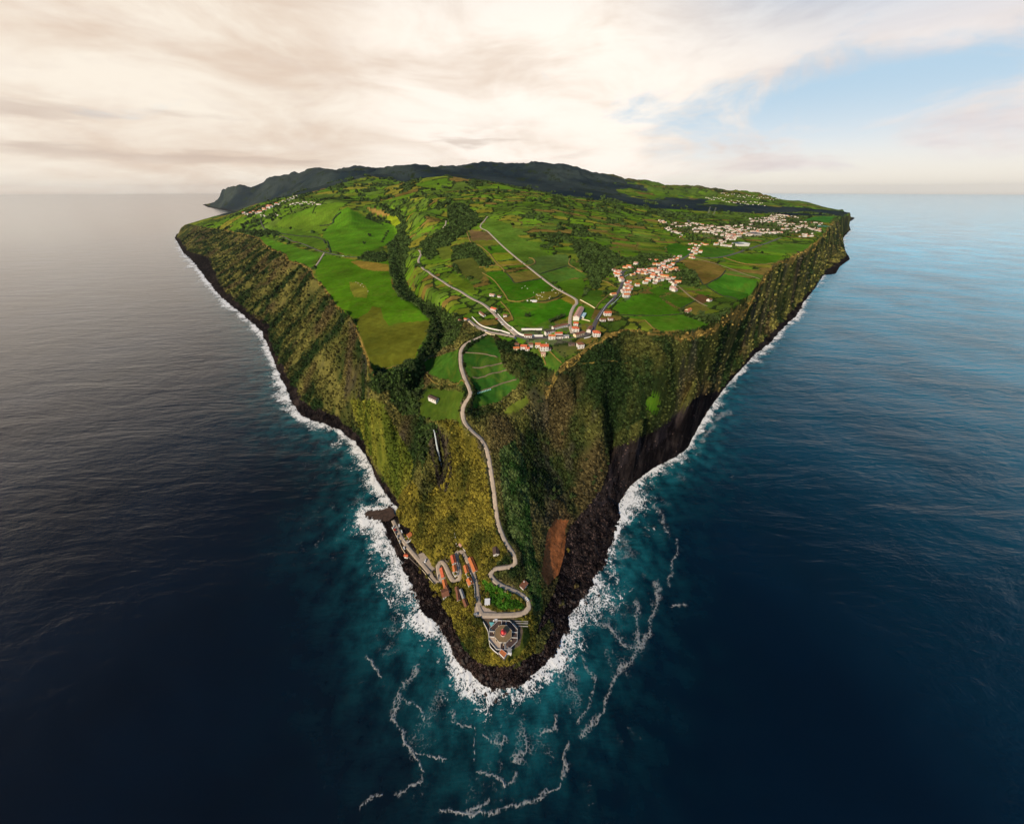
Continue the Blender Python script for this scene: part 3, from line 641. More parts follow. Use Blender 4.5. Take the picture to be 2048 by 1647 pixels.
def groundmat():
    m, N, b, o = newmat('ground')
    at = N.node('ShaderNodeAttribute', attribute_name='Col'); g = N.node('ShaderNodeNewGeometry').outputs['Position']
    a = N.noise(g, 0.9, 4, 0.65); c = N.noise(g, 0.12, 5, 0.6); e = N.noise(g, 0.012, 5, 0.6)
    f = N.math('MULTIPLY', N.ramp(a, 0.3, 0.7, 0.62, 1.38, False), N.math('MULTIPLY', N.ramp(c, 0.3, 0.7, 0.72, 1.28, False), N.ramp(e, 0.3, 0.7, 0.8, 1.2, False)))
    N.put(b.inputs['Base Color'], N.mix(1.0, at.outputs['Color'], N.comb(f, f, f), 'MULTIPLY'))
    b.inputs['Roughness'].default_value = 1.0; b.inputs['Specular IOR Level'].default_value = 0.0
    bump(N, b, N.math('ADD', N.math('MULTIPLY', a, 0.5), N.math('MULTIPLY', c, 3.0)), 0.8, 1.0)
    return m
def fieldmat():
    m, N, b, o = newmat('grass')
    at = N.node('ShaderNodeAttribute', attribute_name='Col'); g = N.node('ShaderNodeNewGeometry').outputs['Position']
    a = N.noise(g, 1.6, 4, 0.6); c = N.noise(g, 0.10, 6, 0.65, 0.4); e = N.noise(g, 0.009, 5, 0.6, 0.5)
    f = N.math('MULTIPLY', N.ramp(a, 0.3, 0.7, 0.82, 1.18, False), N.math('MULTIPLY', N.ramp(c, 0.3, 0.7, 0.80, 1.20, False), N.ramp(e, 0.32, 0.68, 0.68, 1.32, False)))
    yl = N.mix(N.math('MULTIPLY', N.ramp(N.noise(g, 0.03, 6, 0.7, 0.8), 0.46, 0.70), 0.55), at.outputs['Color'], (0.10, 0.125, 0.016))
    N.put(b.inputs['Base Color'], N.mix(1.0, yl, N.comb(f, f, f), 'MULTIPLY'))
    b.inputs['Roughness'].default_value = 1.0; b.inputs['Specular IOR Level'].default_value = 0.0
    bump(N, b, a, 0.35, 0.3)
    return m
def instmat(name, rough=0.9, attr='col', tr=0.0):
    m, N, b, o = newmat(name)
    at = N.node('ShaderNodeAttribute', attribute_name=attr); at.attribute_type = 'INSTANCER'
    g = N.node('ShaderNodeNewGeometry').outputs['Position']; a = N.noise(g, 1.3, 3, 0.6)
    f = N.ramp(a, 0.3, 0.7, 0.6, 1.4, False)
    N.put(b.inputs['Base Color'], N.mix(1.0, at.outputs['Color'], N.comb(f, f, f), 'MULTIPLY'))
    b.inputs['Roughness'].default_value = rough; b.inputs['Specular IOR Level'].default_value = 0.03
    return m
def roofmat(name, col):
    m, N, b, o = newmat(name)
    tcn = N.node('ShaderNodeTexCoord').outputs['Object']; x, y, z = N.sep(tcn)
    wv = N.math('SINE', N.math('MULTIPLY', x, 21.0)); rows = N.math('SINE', N.math('MULTIPLY', z, 24.0))
    g = N.node('ShaderNodeNewGeometry').outputs['Position']; n = N.noise(g, 0.7, 5, 0.65); n2 = N.noise(g, 5.0, 3, 0.6)
    f = N.math('MULTIPLY', N.ramp(n, 0.3, 0.72, 0.68, 1.22, False), N.ramp(n2, 0.3, 0.7, 0.82, 1.18, False))
    c = N.mix(1.0, tuple(col), N.comb(f, f, f), 'MULTIPLY')
    c = N.mix(N.math('MULTIPLY', N.ramp(N.noise(g, 1.7, 4, 0.7), 0.56, 0.72), 0.4), c, (0.10, 0.06, 0.045))
    N.put(b.inputs['Base Color'], c); b.inputs['Roughness'].default_value = 0.85
    bump(N, b, N.math('ADD', wv, N.math('MULTIPLY', rows, 0.5)), 0.5, 0.06)
    return m
ground = groundmat(); grass = fieldmat(); clump_m = instmat('foliage'); rock_m = instmat('wet_basalt', 0.7)
white = plain('white_render', (0.62, 0.60, 0.575), 0.85, 0.12); cream = plain('cream_render', (0.66, 0.55, 0.36), 0.85, 0.16); stone = plain('basalt_masonry', (0.15, 0.12, 0.10), 0.9, 0.4, 1.2)
grey = plain('grey_render', (0.34, 0.33, 0.32), 0.85, 0.25)
ROOFS = {'red': roofmat('clay_tiles_red', (0.62, 0.135, 0.055)), 'orange': roofmat('clay_tiles_orange', (0.60, 0.18, 0.055)), 'brown': roofmat('clay_tiles_brown', (0.22, 0.085, 0.045)), 'dark': roofmat('clay_tiles_dark', (0.085, 0.05, 0.042)),
         'grey': plain('fibre_cement', (0.30, 0.30, 0.30), 0.8, 0.2), 'white': plain('white_sheet', (0.74, 0.74, 0.74), 0.6, 0.08), 'blue': plain('blue_sheet', (0.42, 0.62, 0.66), 0.6, 0.1), 'pink': roofmat('clay_tiles_pink', (0.50, 0.27, 0.21))}
glass = plain('window_glass', (0.03, 0.04, 0.05), 0.15, 0.1, spec=0.5, bstr=0); wood = plain('painted_door', (0.16, 0.06, 0.03), 0.6, 0.2)
concrete = plain('concrete_road', (0.40, 0.325, 0.255), 0.9, 0.22, 0.35); asphalt = plain('asphalt', (0.085, 0.075, 0.078), 0.85, 0.25, 0.3); earthm = plain('dirt_track', (0.22, 0.17, 0.08), 0.95, 0.3, 0.5)
courtm = plain('court_paving', (0.43, 0.34, 0.265), 0.9, 0.12, 0.5)
bark = plain('bark', (0.07, 0.05, 0.035), 0.95, 0.3); tar = plain('tar_roof', (0.080, 0.050, 0.042), 0.8, 0.3); brownroof = plain('roof_deck', (0.21, 0.145, 0.075), 0.85, 0.2, 0.8)
redpaint = plain('red_paint', (0.62, 0.045, 0.045), 0.45, 0.1); pinkpaint = plain('pale_red_paint', (0.75, 0.20, 0.18), 0.5, 0.1); rubber = plain('tyre_rubber', (0.02, 0.02, 0.02), 0.8, 0.1)

# ------------------------------------------------------------------ mesh helpers
def tag(o, label=None, cat=None, group=None, kind=None):
    if label: o['label'] = label
    if cat: o['category'] = cat
    if group: o['group'] = group
    if kind: o['kind'] = kind
    return o
def npmesh(name, verts, faces, mats, parent=None, smooth=False, cols=None, attrs=None):
    me = bpy.data.meshes.new(name)
    verts = np.asarray(verts, np.float32); faces = np.asarray(faces, np.int32)
    me.vertices.add(len(verts)); me.vertices.foreach_set('co', verts.ravel())
    k = faces.shape[1]; me.loops.add(faces.size); me.loops.foreach_set('vertex_index', faces.ravel())
    me.polygons.add(len(faces)); me.polygons.foreach_set('loop_start', np.arange(0, faces.size, k, dtype=np.int32))
    try: me.polygons.foreach_set('loop_total', np.full(len(faces), k, np.int32))
    except Exception: pass
    if smooth: me.polygons.foreach_set('use_smooth', np.ones(len(faces), bool))
    if cols is not None:
        a = me.color_attributes.new('Col', 'FLOAT_COLOR', 'POINT'); a.data.foreach_set('color', np.c_[cols, np.ones(len(cols))].astype(np.float32).ravel())
    for kx, vx in (attrs or {}).items():
        a = me.attributes.new(kx, 'FLOAT', 'POINT'); a.data.foreach_set('value', np.asarray(vx, np.float32).ravel())
    me.update(calc_edges=True); me.validate()
    for m in (mats if isinstance(mats, (list, tuple)) else [mats]): me.materials.append(m)
    o = bpy.data.objects.new(name, me); COL.objects.link(o)
    if parent: o.parent = parent
    return o
class MB:
    def __init__(s): s.v = []; s.f = []; s.mi = []
    def poly(s, pts, mi=0):
        b = len(s.v); s.v += [tuple(p) for p in pts]; s.f.append(tuple(range(b, b + len(pts)))); s.mi.append(mi)
    def box(s, cx, cy, cz, lx, ly, lz, mi=0, rot=0.0):
        c, n = math.cos(rot), math.sin(rot); P = []
        for dz_ in (-.5, .5):
            for dx_, dy_ in ((-.5, -.5), (.5, -.5), (.5, .5), (-.5, .5)):
                x, y = dx_ * lx, dy_ * ly; P.append((cx + x * c - y * n, cy + x * n + y * c, cz + dz_ * lz))
        b = len(s.v); s.v += P
        for f in ((0, 3, 2, 1), (4, 5, 6, 7), (0, 1, 5, 4), (1, 2, 6, 5), (2, 3, 7, 6), (3, 0, 4, 7)): s.f.append(tuple(b + i for i in f)); s.mi.append(mi)
    def prism(s, poly, z0, z1, mi=0, top=True, bottom=False):
        n = len(poly); b = len(s.v); s.v += [(x, y, z0) for x, y in poly] + [(x, y, z1) for x, y in poly]
        for i in range(n): j = (i + 1) % n; s.f.append((b + i, b + j, b + n + j, b + n + i)); s.mi.append(mi)
        if top: s.f.append(tuple(b + n + i for i in range(n))); s.mi.append(mi)
        if bottom: s.f.append(tuple(b + n - 1 - i for i in range(n))); s.mi.append(mi)
    def ring(s, po, pi_, z0, z1, mi=0):
        n = len(po); b = len(s.v); s.v += [(x, y, z0) for x, y in po] + [(x, y, z1) for x, y in po] + [(x, y, z0) for x, y in pi_] + [(x, y, z1) for x, y in pi_]
        for i in range(n):
            j = (i + 1) % n
            s.f += [(b + i, b + j, b + n + j, b + n + i), (b + 2 * n + j, b + 2 * n + i, b + 3 * n + i, b + 3 * n + j), (b + n + i, b + n + j, b + 3 * n + j, b + 3 * n + i)]; s.mi += [mi] * 3
    def mesh(s, name, mats):
        me = bpy.data.meshes.new(name); me.from_pydata(s.v, [], s.f); me.update()
        for m in (mats if isinstance(mats, (list, tuple)) else [mats]): me.materials.append(m)
        if any(s.mi): me.polygons.foreach_set('material_index', s.mi)
        return me
    def build(s, name, mats, parent=None, smooth=False):
        me = s.mesh(name, mats)
        if smooth: me.polygons.foreach_set('use_smooth', [True] * len(me.polygons))
        return link(name, me, parent)
def link(name, me, parent=None, loc=None, rz=0.0, sc=None):
    o = bpy.data.objects.new(name, me); COL.objects.link(o)
    if parent: o.parent = parent
    if loc is not None: o.location = loc
    if rz: o.rotation_euler = (0, 0, rz)
    if sc is not None: o.scale = sc if isinstance(sc, (tuple, list)) else (sc,) * 3
    return o
def empty(name, loc, rz=0.0, label=None, cat=None, group=None):
    o = bpy.data.objects.new(name, None); COL.objects.link(o); o.location = loc; o.rotation_euler = (0, 0, rz); o.empty_display_size = 1
    return tag(o, label, cat, group)
def copytree(o, parent=None):
    c = o.copy(); COL.objects.link(c); c.parent = parent
    for ch in list(o.children): copytree(ch, c)
    return c

# ------------------------------------------------------------------ terrain, split by land cover
cls4 = CLS[:-1, :-1]
idx = np.arange(NR * NA).reshape(NR, NA)
q = np.stack([idx[:-1, :-1], idx[:-1, 1:], idx[1:, 1:], idx[1:, :-1]], -1)
keep = (np.maximum.reduce([Zt[:-1, :-1], Zt[1:, :-1], Zt[:-1, 1:], Zt[1:, 1:]]) > -9)
allv = np.stack([XX, YY, Zt], -1).reshape(-1, 3); allc_ = Cc.reshape(-1, 3)
ids = [i for i in np.unique(cls4[keep])]
TERR = {}
for i in ids:
    m = keep & (cls4 == i); n = int(m.sum())
    if i >= 1000 and n < 40: m2 = m; cls4[m2] = 1
for i in [i for i in np.unique(cls4[keep])]:
    m = keep & (cls4 == i); fq = q[m]
    if len(fq) == 0: continue
    un, inv = np.unique(fq, return_inverse=True); fq = inv.reshape(-1, 4)[:, ::-1]
    fq = fq[:, ::-1]
    nm = 'pasture' if i >= 1000 else names[i]
    mt_ = grass if (i >= 1000 or nm == 'farmland') else ground
    o = npmesh(nm, allv[un], fq[:, [0, 1, 2, 3]], mt_, smooth=True, cols=allc_[un])
    tag(o, kind='structure'); TERR[i] = o

# ------------------------------------------------------------------ sea
def seamat():
    m, N, b, o = newmat('sea_water')
    g = N.node('ShaderNodeNewGeometry').outputs['Position']; sh = N.node('ShaderNodeAttribute', attribute_name='shore').outputs['Fac']
    gx, gy, gz = N.sep(g)
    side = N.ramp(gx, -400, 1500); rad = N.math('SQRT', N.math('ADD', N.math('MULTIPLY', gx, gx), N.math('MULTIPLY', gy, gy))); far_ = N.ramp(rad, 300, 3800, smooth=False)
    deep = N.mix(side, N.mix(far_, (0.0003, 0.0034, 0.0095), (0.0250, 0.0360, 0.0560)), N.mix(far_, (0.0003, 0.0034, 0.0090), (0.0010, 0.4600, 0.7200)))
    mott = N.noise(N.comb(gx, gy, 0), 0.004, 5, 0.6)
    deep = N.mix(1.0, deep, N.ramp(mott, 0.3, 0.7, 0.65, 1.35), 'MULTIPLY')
    teal = N.mix(N.ramp(N.noise(N.comb(gx, gy, 2.0), 0.06, 6, 0.65), 0.3, 0.7), (0.003, 0.040, 0.056), (0.018, 0.220, 0.250))
    c = N.mix(N.math('MULTIPLY', sh, N.ramp(N.noise(N.comb(gx, gy, 7.0), 0.03, 5, 0.6), 0.3, 0.65, 0.35, 1.0), clamp=True), deep, teal)
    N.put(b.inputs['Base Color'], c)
    b.inputs['Roughness'].default_value = 0.10; b.inputs['IOR'].default_value = 1.33; b.inputs['Specular IOR Level'].default_value = 0.5
    # swell, wind waves and ripples
    rot = N.node('ShaderNodeMapping'); N.put(rot.inputs['Vector'], N.comb(gx, gy, 0)); rot.inputs['Rotation'].default_value = (0, 0, R(-28)); rot.inputs['Scale'].default_value = (0.28, 1.0, 1.0)
    s1 = N.noise(rot.outputs[0], 0.018, 5, 0.6, 0.6); s2 = N.noise(rot.outputs[0], 0.09, 4, 0.6, 0.5); s3 = N.noise(N.comb(gx, gy, 3.0), 0.45, 4, 0.6)
    h = N.math('ADD', N.math('MULTIPLY', s1, 6.0), N.math('ADD', N.math('MULTIPLY', s2, 1.7), N.math('MULTIPLY', s3, 0.35)))
    bm = N.node('ShaderNodeBump'); N.put(bm.inputs['Height'], h); N.put(bm.inputs['Strength'], N.math('MULTIPLY', N.ramp(rad, 300, 5500, 0.7, 0.14, False), N.ramp(gx, -200, 1800, 1.0, 2.4))); bm.inputs['Distance'].default_value = 1.0; N.l.new(bm.outputs[0], b.inputs['Normal'])
    return m
sea_m = seamat()
raz = np.radians(np.arange(-180, 180.1, 0.6)); rr = np.exp(np.concatenate([[math.log(3)], np.linspace(math.log(20), math.log(6000), 420), np.linspace(math.log(6300), math.log(62000), 24)]))
A2, R2 = np.meshgrid(raz, rr); X2 = R2 * np.sin(A2); Y2 = R2 * np.cos(A2)
d2 = seg_dist(X2, Y2, COAST); 
wd = np.interp(R2, [60, 300, 1000, 4000], [38, 38, 60, 90])
shore = np.exp(-(d2 / wd) ** 1.2) * np.interp(Y2, [150, 600, 1500], [1.0, 0.55, 0.25])
ix2 = np.arange(X2.size).reshape(X2.shape); q2 = np.stack([ix2[:-1, :-1], ix2[:-1, 1:], ix2[1:, 1:], ix2[1:, :-1]], -1).reshape(-1, 4)
swell = (fbm(X2, Y2, 90, 3, 120) * 0.5 + fbm(X2, Y2, 22, 2, 121) * 0.2) * (R2 < 5000)
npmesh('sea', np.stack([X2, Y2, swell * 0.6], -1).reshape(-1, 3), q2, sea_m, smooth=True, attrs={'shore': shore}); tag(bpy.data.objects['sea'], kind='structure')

# foam
def foammat2(strand=False):
    m, N, b, o = newmat('drifting_foam' if strand else 'surf')
    g = N.node('ShaderNodeNewGeometry').outputs['Position']; fo_ = N.node('ShaderNodeAttribute', attribute_name='foam').outputs['Fac']
    gx, gy, gz = N.sep(g); P0 = N.comb(gx, gy, 0)
    n1 = N.noise(P0, 0.11, 9, 0.70, 1.4); n2 = N.noise(P0, 0.6, 6, 0.62, 0.9); n0 = N.noise(P0, 0.035, 4, 0.6, 0.8)
    v = N.node('ShaderNodeTexVoronoi', feature='DISTANCE_TO_EDGE'); N.put(v.inputs['Vector'], N.vmath('ADD', P0, N.noise(P0, 0.3, 4, 0.6, col=True))); v.inputs['Scale'].default_value = 0.42
    lace = N.ramp(v.outputs[0], 0.02, 0.25, 1.0, 0.0)
    nn = N.math('ADD', N.math('MULTIPLY', n1, 0.46 if strand else 0.56), N.math('ADD', N.math('MULTIPLY', n2, 0.26), N.math('MULTIPLY', lace, 0.12 if strand else 0.06)))
    nn = N.math('ADD', nn, N.math('MULTIPLY', n0, 0.20))
    th = N.math('SUBTRACT', 0.640 if strand else 0.715, N.math('MULTIPLY', fo_, 0.17 if strand else 0.285))
    a = N.ramp(N.math('SUBTRACT', nn, th), -0.05 if strand else -0.025, 0.12 if strand else 0.075)
    tr = N.node('ShaderNodeBsdfTransparent'); mx = N.node('ShaderNodeMixShader')
    N.put(mx.inputs[0], N.math('MULTIPLY', a, 0.27 if strand else 0.96)); N.l.new(tr.outputs[0], mx.inputs[1]); N.l.new(b.outputs[0], mx.inputs[2]); N.l.new(mx.outputs[0], o.inputs[0])
    N.put(b.inputs['Base Color'], N.mix(N.math('ADD', N.ramp(n2, 0.36, 0.52), N.ramp(fo_, 0.4, 0.9), clamp=True), (0.30, 0.55, 0.60), (0.88, 0.89, 0.89))); b.inputs['Roughness'].default_value = 0.75
    bump(N, b, nn, 0.5, 0.6)
    return m
surf_m = foammat2(); strand_m = foammat2(True)
faz = np.radians(np.arange(-100, 80, 0.16)); fr = [8.0]
while fr[-1] < 6500:
    r = fr[-1]; vv = lambda q_: CV - F * (q_ * sp - 360 * cp) / (q_ * cp + 360 * sp)
    fr.append(r + 1 / max(abs(vv(r + 1) - vv(r)) / 2.4, 100 / r if r > 400 else 0))
fr = np.array(fr); A3, R3 = np.meshgrid(faz, fr); X3 = R3 * np.sin(A3); Y3 = R3 * np.cos(A3)
U3, V3, D3 = proj(X3, Y3, np.zeros_like(X3)); PX3 = D3 / F
d3, ci = seg_dist(X3, Y3, COAST, 'idx')
# width of the surf in photo pixels along the coast
cw = {0: 3, 5: 3, 7: 6, 8: 14, 12: 16, 17: 20, 22: 26, 25: 34, 28: 30, 31: 16, 35: 26, 40: 34, 46: 40, 52: 44, 56: 46, 60: 48, 64: 44, 68: 42, 72: 36, 76: 24, 80: 16, 84: 12, 90: 9, 96: 8, 105: 3}
kx = sorted(cw); wpx = np.interp(ci, kx, [cw[k] for k in kx])
wob = 1 + 0.55 * fbm(X3, Y3, 40, 3, 130) + 0.35 * fbm(X3, Y3, 12, 3, 131)
# aspect: distance measured in screen-like metres, floored for far coasts
wob = np.clip(wob + 0.8 * fbm(X3, Y3, 110, 3, 133), 0.2, 3)
foam = np.clip(1.06 - d3 / (wpx * PX3 * wob * np.interp(R3, [150, 400, 1500], [1.9, 1.4, 1.25]) + 0.6), 0, 1) * (0.86 + 0.45 * fbm(X3, Y3, 22, 3, 134))
foam = np.clip(foam, 0, 1)
h3 = H(X3, Y3)
wet = (h3 < 1.5)
foam = np.where(wet, foam, 0)
STR = [([(838,1330),(825,1360),(800,1378),(797,1410),(783,1438),(800,1460),(815,1490),(838,1520),(848,1545),(843,1560),(815,1570),(790,1590)], 5),
 ([(815,1490),(835,1505),(870,1512),(900,1520)], 3), ([(800,1395),(815,1410),(835,1415),(852,1435)], 3),([(905,1420),(915,1440),(930,1455),(945,1455)], 2.5),
 ([(1045,1460),(1048,1480),(1050,1500),(1030,1520),(1045,1520)], 4),([(960,1545),(985,1555),(1005,1570),(1025,1562),(1036,1548)], 3.5),([(1110,1430),(1107,1458),(1080,1468)], 3.5),
 ([(1312,1165),(1316,1190),(1308,1220),(1300,1260),(1280,1290)], 4.5),([(1270,1200),(1272,1250),(1275,1290),(1262,1330),(1240,1330),(1220,1370),(1210,1410),(1195,1440),(1170,1470)], 6.5),
 ([(1200,1250),(1225,1260),(1245,1285),(1268,1300)], 4),([(1160,1310),(1185,1350),(1178,1400),(1160,1440)], 3.5),([(1350,1075),(1355,1110),(1345,1140),(1338,1170)], 3),([(1310,1010),(1325,1040),(1330,1060)], 3),
 ([(1140,1480),(1128,1500),(1132,1530),(1120,1570),(1085,1590),(1040,1605),(1000,1615),(940,1630)], 4),([(885,1622),(930,1625),(960,1612),(975,1600)], 4),([(735,1315),(755,1340),(762,1350)],2.5),([(970,1470),(985,1485),(1000,1492),(1010,1475)],2.5),
 ([(950,1455),(948,1490),(952,1520)],1.5),([(720,1620),(745,1590),(760,1580)],3),([(1400,880),(1440,830),(1460,825)],5),([(1370,1210),(1345,1213)],2)]
strand = np.zeros_like(foam)
ux = U3 + fbm(X3, Y3, 12, 4, 140, 0.65) * 12; vx = V3 + fbm(X3, Y3, 12, 4, 141, 0.65) * 12
for pl, wp_ in STR:
    us = [p[0] for p in pl]; vs = [p[1] for p in pl]
    m = (ux > min(us) - 30) & (ux < max(us) + 30) & (vx > min(vs) - 30) & (vx < max(vs) + 30)
    dd, ia = seg_dist(ux[m], vx[m], pl, 'idx')
    vw = wp_ * (0.9 + 0.8 * fbm(X3[m], Y3[m], 20, 2, 142))
    f = np.clip(1.15 - dd / (vw * 1.25 + 0.7), 0, 1.0)
    strand[m] = np.maximum(strand[m], f)
faint = np.clip(fbm(X3, Y3, 24, 4, 144, 0.65) * 2.0 - 0.30, 0, 0.6) * np.exp(-(d3 / 48) ** 2) * wet * (R3 < 600)
strand = np.where(wet, np.maximum(strand, faint), 0)
def foamobj(name, fld, thr, mat, lift, lab):
    ix = np.arange(fld.size).reshape(fld.shape); qq = np.stack([ix[:-1, :-1], ix[:-1, 1:], ix[1:, 1:], ix[1:, :-1]], -1)
    m = np.maximum.reduce([fld[:-1, :-1], fld[1:, :-1], fld[:-1, 1:], fld[1:, 1:]]) > thr
    fq = qq[m]; un, inv = np.unique(fq, return_inverse=True)
    z = lift + 0.5 * fld.ravel()[un] * (1 + vnoise(X3.ravel()[un] / 3, Y3.ravel()[un] / 3, 9))
    o = npmesh(name, np.stack([X3.ravel()[un], Y3.ravel()[un], z], -1), inv.reshape(-1, 4), mat, smooth=True, attrs={'foam': fld.ravel()[un]})
    tag(o, lab, 'foam', kind='stuff'); return o
foamobj('surf_foam', foam, 0.02, surf_m, 0.55, 'white breaking surf all along the dark rocky shore')
foamobj('drifting_foam', strand, 0.03, strand_m, 0.50, 'pale winding strands of foam drifting on the dark sea')

# ------------------------------------------------------------------ roads
MK = {'concrete': concrete, 'asphalt': asphalt, 'earth': earthm}
RN = {'cape': 'road', 'quay': 'road', 'village': 'road', 'street': 'road', 'terrace': 'road', 'track': 'road', 'bypass': 'road', 'west': 'road', 'westspur': 'path', 'ridge': 'road', 'motor': 'road', 'field': 'path', 'fieldb': 'path'}
def ribbon(L, hw, lift, drop=0.6, off=0.0):
    t = np.gradient(L[:, :2], axis=0); t /= np.hypot(t[:, 0], t[:, 1])[:, None] + 1e-9
    n = np.stack([-t[:, 1], t[:, 0]], -1)
    rows = []
    for s_, dz_ in ((1.04, -drop), (1, 0), (0.35, 0.05), (-0.35, 0.05), (-1, 0), (-1.04, -drop)):
        rows.append(np.c_[L[:, :2] + n * (hw * s_ + off), L[:, 2] + lift + dz_])
    v = np.stack(rows, 1).reshape(-1, 3); k = len(rows); F_ = []
    for i in range(len(L) - 1):
        for j in range(k - 1): F_.append((i * k + j, (i + 1) * k + j, (i + 1) * k + j + 1, i * k + j + 1))
    return v, np.array(F_)[:, ::-1]
for nm, (L, hw, mk) in RD.items():
    far = math.hypot(L[0][0], L[0][1]) > 1200
    v, f = ribbon(L, hw, 0.12 if not far else 0.5)
    tag(npmesh(RN[nm], v, f, MK[mk], smooth=False), kind='structure')
def flat(name, poly, z, mat, thick=0.5, kind='structure'):
    b = MB(); pl = [W(u, v, z)[:2] for u, v in poly]
    ar = sum(pl[i][0] * pl[(i + 1) % len(pl)][1] - pl[(i + 1) % len(pl)][0] * pl[i][1] for i in range(len(pl)))
    if ar < 0: pl = pl[::-1]
    b.prism(pl, z - thick, z, 0); o = b.build(name, mat); tag(o, kind=kind); return o
fc = flat('forecourt', forecourt, 26.97, courtm)
flat('car_park', carpark, 9.02, concrete)
# ------------------------------------------------------------------ walls
def wall(pxs, h, th, mat, label, z=None, name='boundary_wall', cat='wall', group=None, cap=True):
    wp = [W(u, v, z) if z is not None else G(u, v) for u, v in pxs]
    L = dense(wp, 2.0)
    if z is None: L[:, 2] = H(L[:, 0], L[:, 1])
    t = np.gradient(L[:, :2], axis=0); t /= np.hypot(t[:, 0], t[:, 1])[:, None] + 1e-9; n = np.stack([-t[:, 1], t[:, 0]], -1)
    c0 = L[0].copy(); c0[2] = L[:, 2].min()
    rows = [np.c_[L[:, :2] + n * th / 2 - c0[:2], L[:, 2] - 0.8 - c0[2]], np.c_[L[:, :2] + n * th / 2 - c0[:2], L[:, 2] + h - c0[2]], np.c_[L[:, :2] - n * th / 2 - c0[:2], L[:, 2] + h - c0[2]], np.c_[L[:, :2] - n * th / 2 - c0[:2], L[:, 2] - 0.8 - c0[2]]]
    v = np.stack(rows, 1).reshape(-1, 3); F_ = []
    for i in range(len(L) - 1):
        for j in range(3): F_.append((i * 4 + j, (i + 1) * 4 + j, (i + 1) * 4 + j + 1, i * 4 + j + 1))
    o = npmesh(name, v, np.array(F_)[:, ::-1], mat); o.location = c0
    F2 = [(0, 1, 2, 3)]
    tag(o, label, cat, group); return o

# ------------------------------------------------------------------ houses
def frame_mesh():
    O = [(-.6, -.75), (.6, -.75), (.6, .75), (-.6, .75)]; I = [(-.46, -.61), (.46, -.61), (.46, .61), (-.46, .61)]; v = []
    for y in (-.1, .06): v += [(x, y, z) for x, z in O] + [(x, y, z) for x, z in I]
    f = []
    for i in range(4): j = (i + 1) % 4; f += [(i, j, 4 + j, 4 + i), (8 + j, 8 + i, 12 + i, 12 + j), (i, 8 + i, 8 + j, j), (4 + j, 12 + j, 12 + i, 4 + i)]
    me = bpy.data.meshes.new('frame'); me.from_pydata(v, [], f); me.update(); me.materials.append(stone); return me
FRAME = frame_mesh()
def gable(L, Wd, h, rh, roof, walls, name='house', hip=False, win=True, chim=False, parent=None, ov=0.35):
    w_ = MB(); a, b = L / 2, Wd / 2
    w_.prism([(-a, -b), (a, -b), (a, b), (-a, b)], -3.0, h, 0, top=False)
    if not hip and rh > 0:
        w_.poly([(a, -b, h), (a, b, h), (a, 0, h + rh * 0.97)]); w_.poly([(-a, b, h), (-a, -b, h), (-a, 0, h + rh * 0.97)])
    w_.build('wall', walls, parent)
    r_ = MB(); ao, bo = a + ov, b + ov; dz_ = rh * ov / b if rh > 0 else 0; tk = 0.18
    hx = ao - (bo * 0.9 if hip else 0); hx = max(hx, 0.3)
    if rh > 0:
        for up_ in (0,):
            E1 = [(-ao, -bo, h - dz_), (ao, -bo, h - dz_), (ao, bo, h - dz_), (-ao, bo, h - dz_)]; R1 = [(-hx, 0, h + rh), (hx, 0, h + rh)]
            top = lambda p: (p[0], p[1], p[2] + tk)
            r_.poly([top(E1[0]), top(E1[1]), top(R1[1]), top(R1[0])]); r_.poly([top(E1[2]), top(E1[3]), top(R1[0]), top(R1[1])])
            if hip: r_.poly([top(E1[1]), top(E1[2]), top(R1[1])]); r_.poly([top(E1[3]), top(E1[0]), top(R1[0])])
            else:
                for s_ in (0, 1):
                    e0, e1 = (E1[1], E1[2]) if s_ == 0 else (E1[3], E1[0]); rr_ = R1[1] if s_ == 0 else R1[0]
                    r_.poly([e0, e1, top(e1), top(rr_), top(e0)]) if False else r_.poly([top(e0), e0, rr_, top(rr_)]); r_.poly([top(rr_), rr_, e1, top(e1)])
            r_.poly([E1[1], E1[0], R1[0], R1[1]]); r_.poly([E1[3], E1[2], R1[1], R1[0]])
            for i in range(4): j = (i + 1) % 4; r_.poly([E1[i], E1[j], top(E1[j]), top(E1[i])])
        rf = r_.build('roof', roof, parent)
        c_ = MB(); c_.box(0, 0, h + rh + tk, 2 * hx, 0.28, 0.14); c_.build('ridge_cap', roof, rf)
    else:
        r_.prism([(-ao, -bo), (ao, -bo), (ao, bo), (-ao, bo)], h, h + 0.25, 0, bottom=True); rf = r_.build('roof', roof, parent)
    if chim:
        c_ = MB(); c_.box(a * 0.5, b * 0.4, h + rh * 0.6 + 0.5, 0.9, 0.9, rh + 1.2); c_.build('chimney', walls, rf)
    if win:
        mw = MB(); mw.box(0, 0, 0, 0.95, 0.12, 1.25); me = mw.mesh('window', glass); mes = FRAME
        nst = 2 if h > 4.5 else 1; k = max(2, int(L / 3.2))
        for st_ in range(nst):
            for i in range(k):
                x = -a + L * (i + 0.5) / k; z = 1.6 + st_ * 2.8
                if st_ == 0 and i == k // 2:
                    dm = MB(); dm.box(x, -b - 0.04, 1.05, 1.0, 0.12, 2.1); dm.build('door', wood, parent); continue
                o = link('window', me, parent, (x, -b - 0.02, z)); link('frame', mes, o)
        o = link('window', me, parent, (a + 0.02, 0, 1.7), R(90)); link('frame', mes, o)

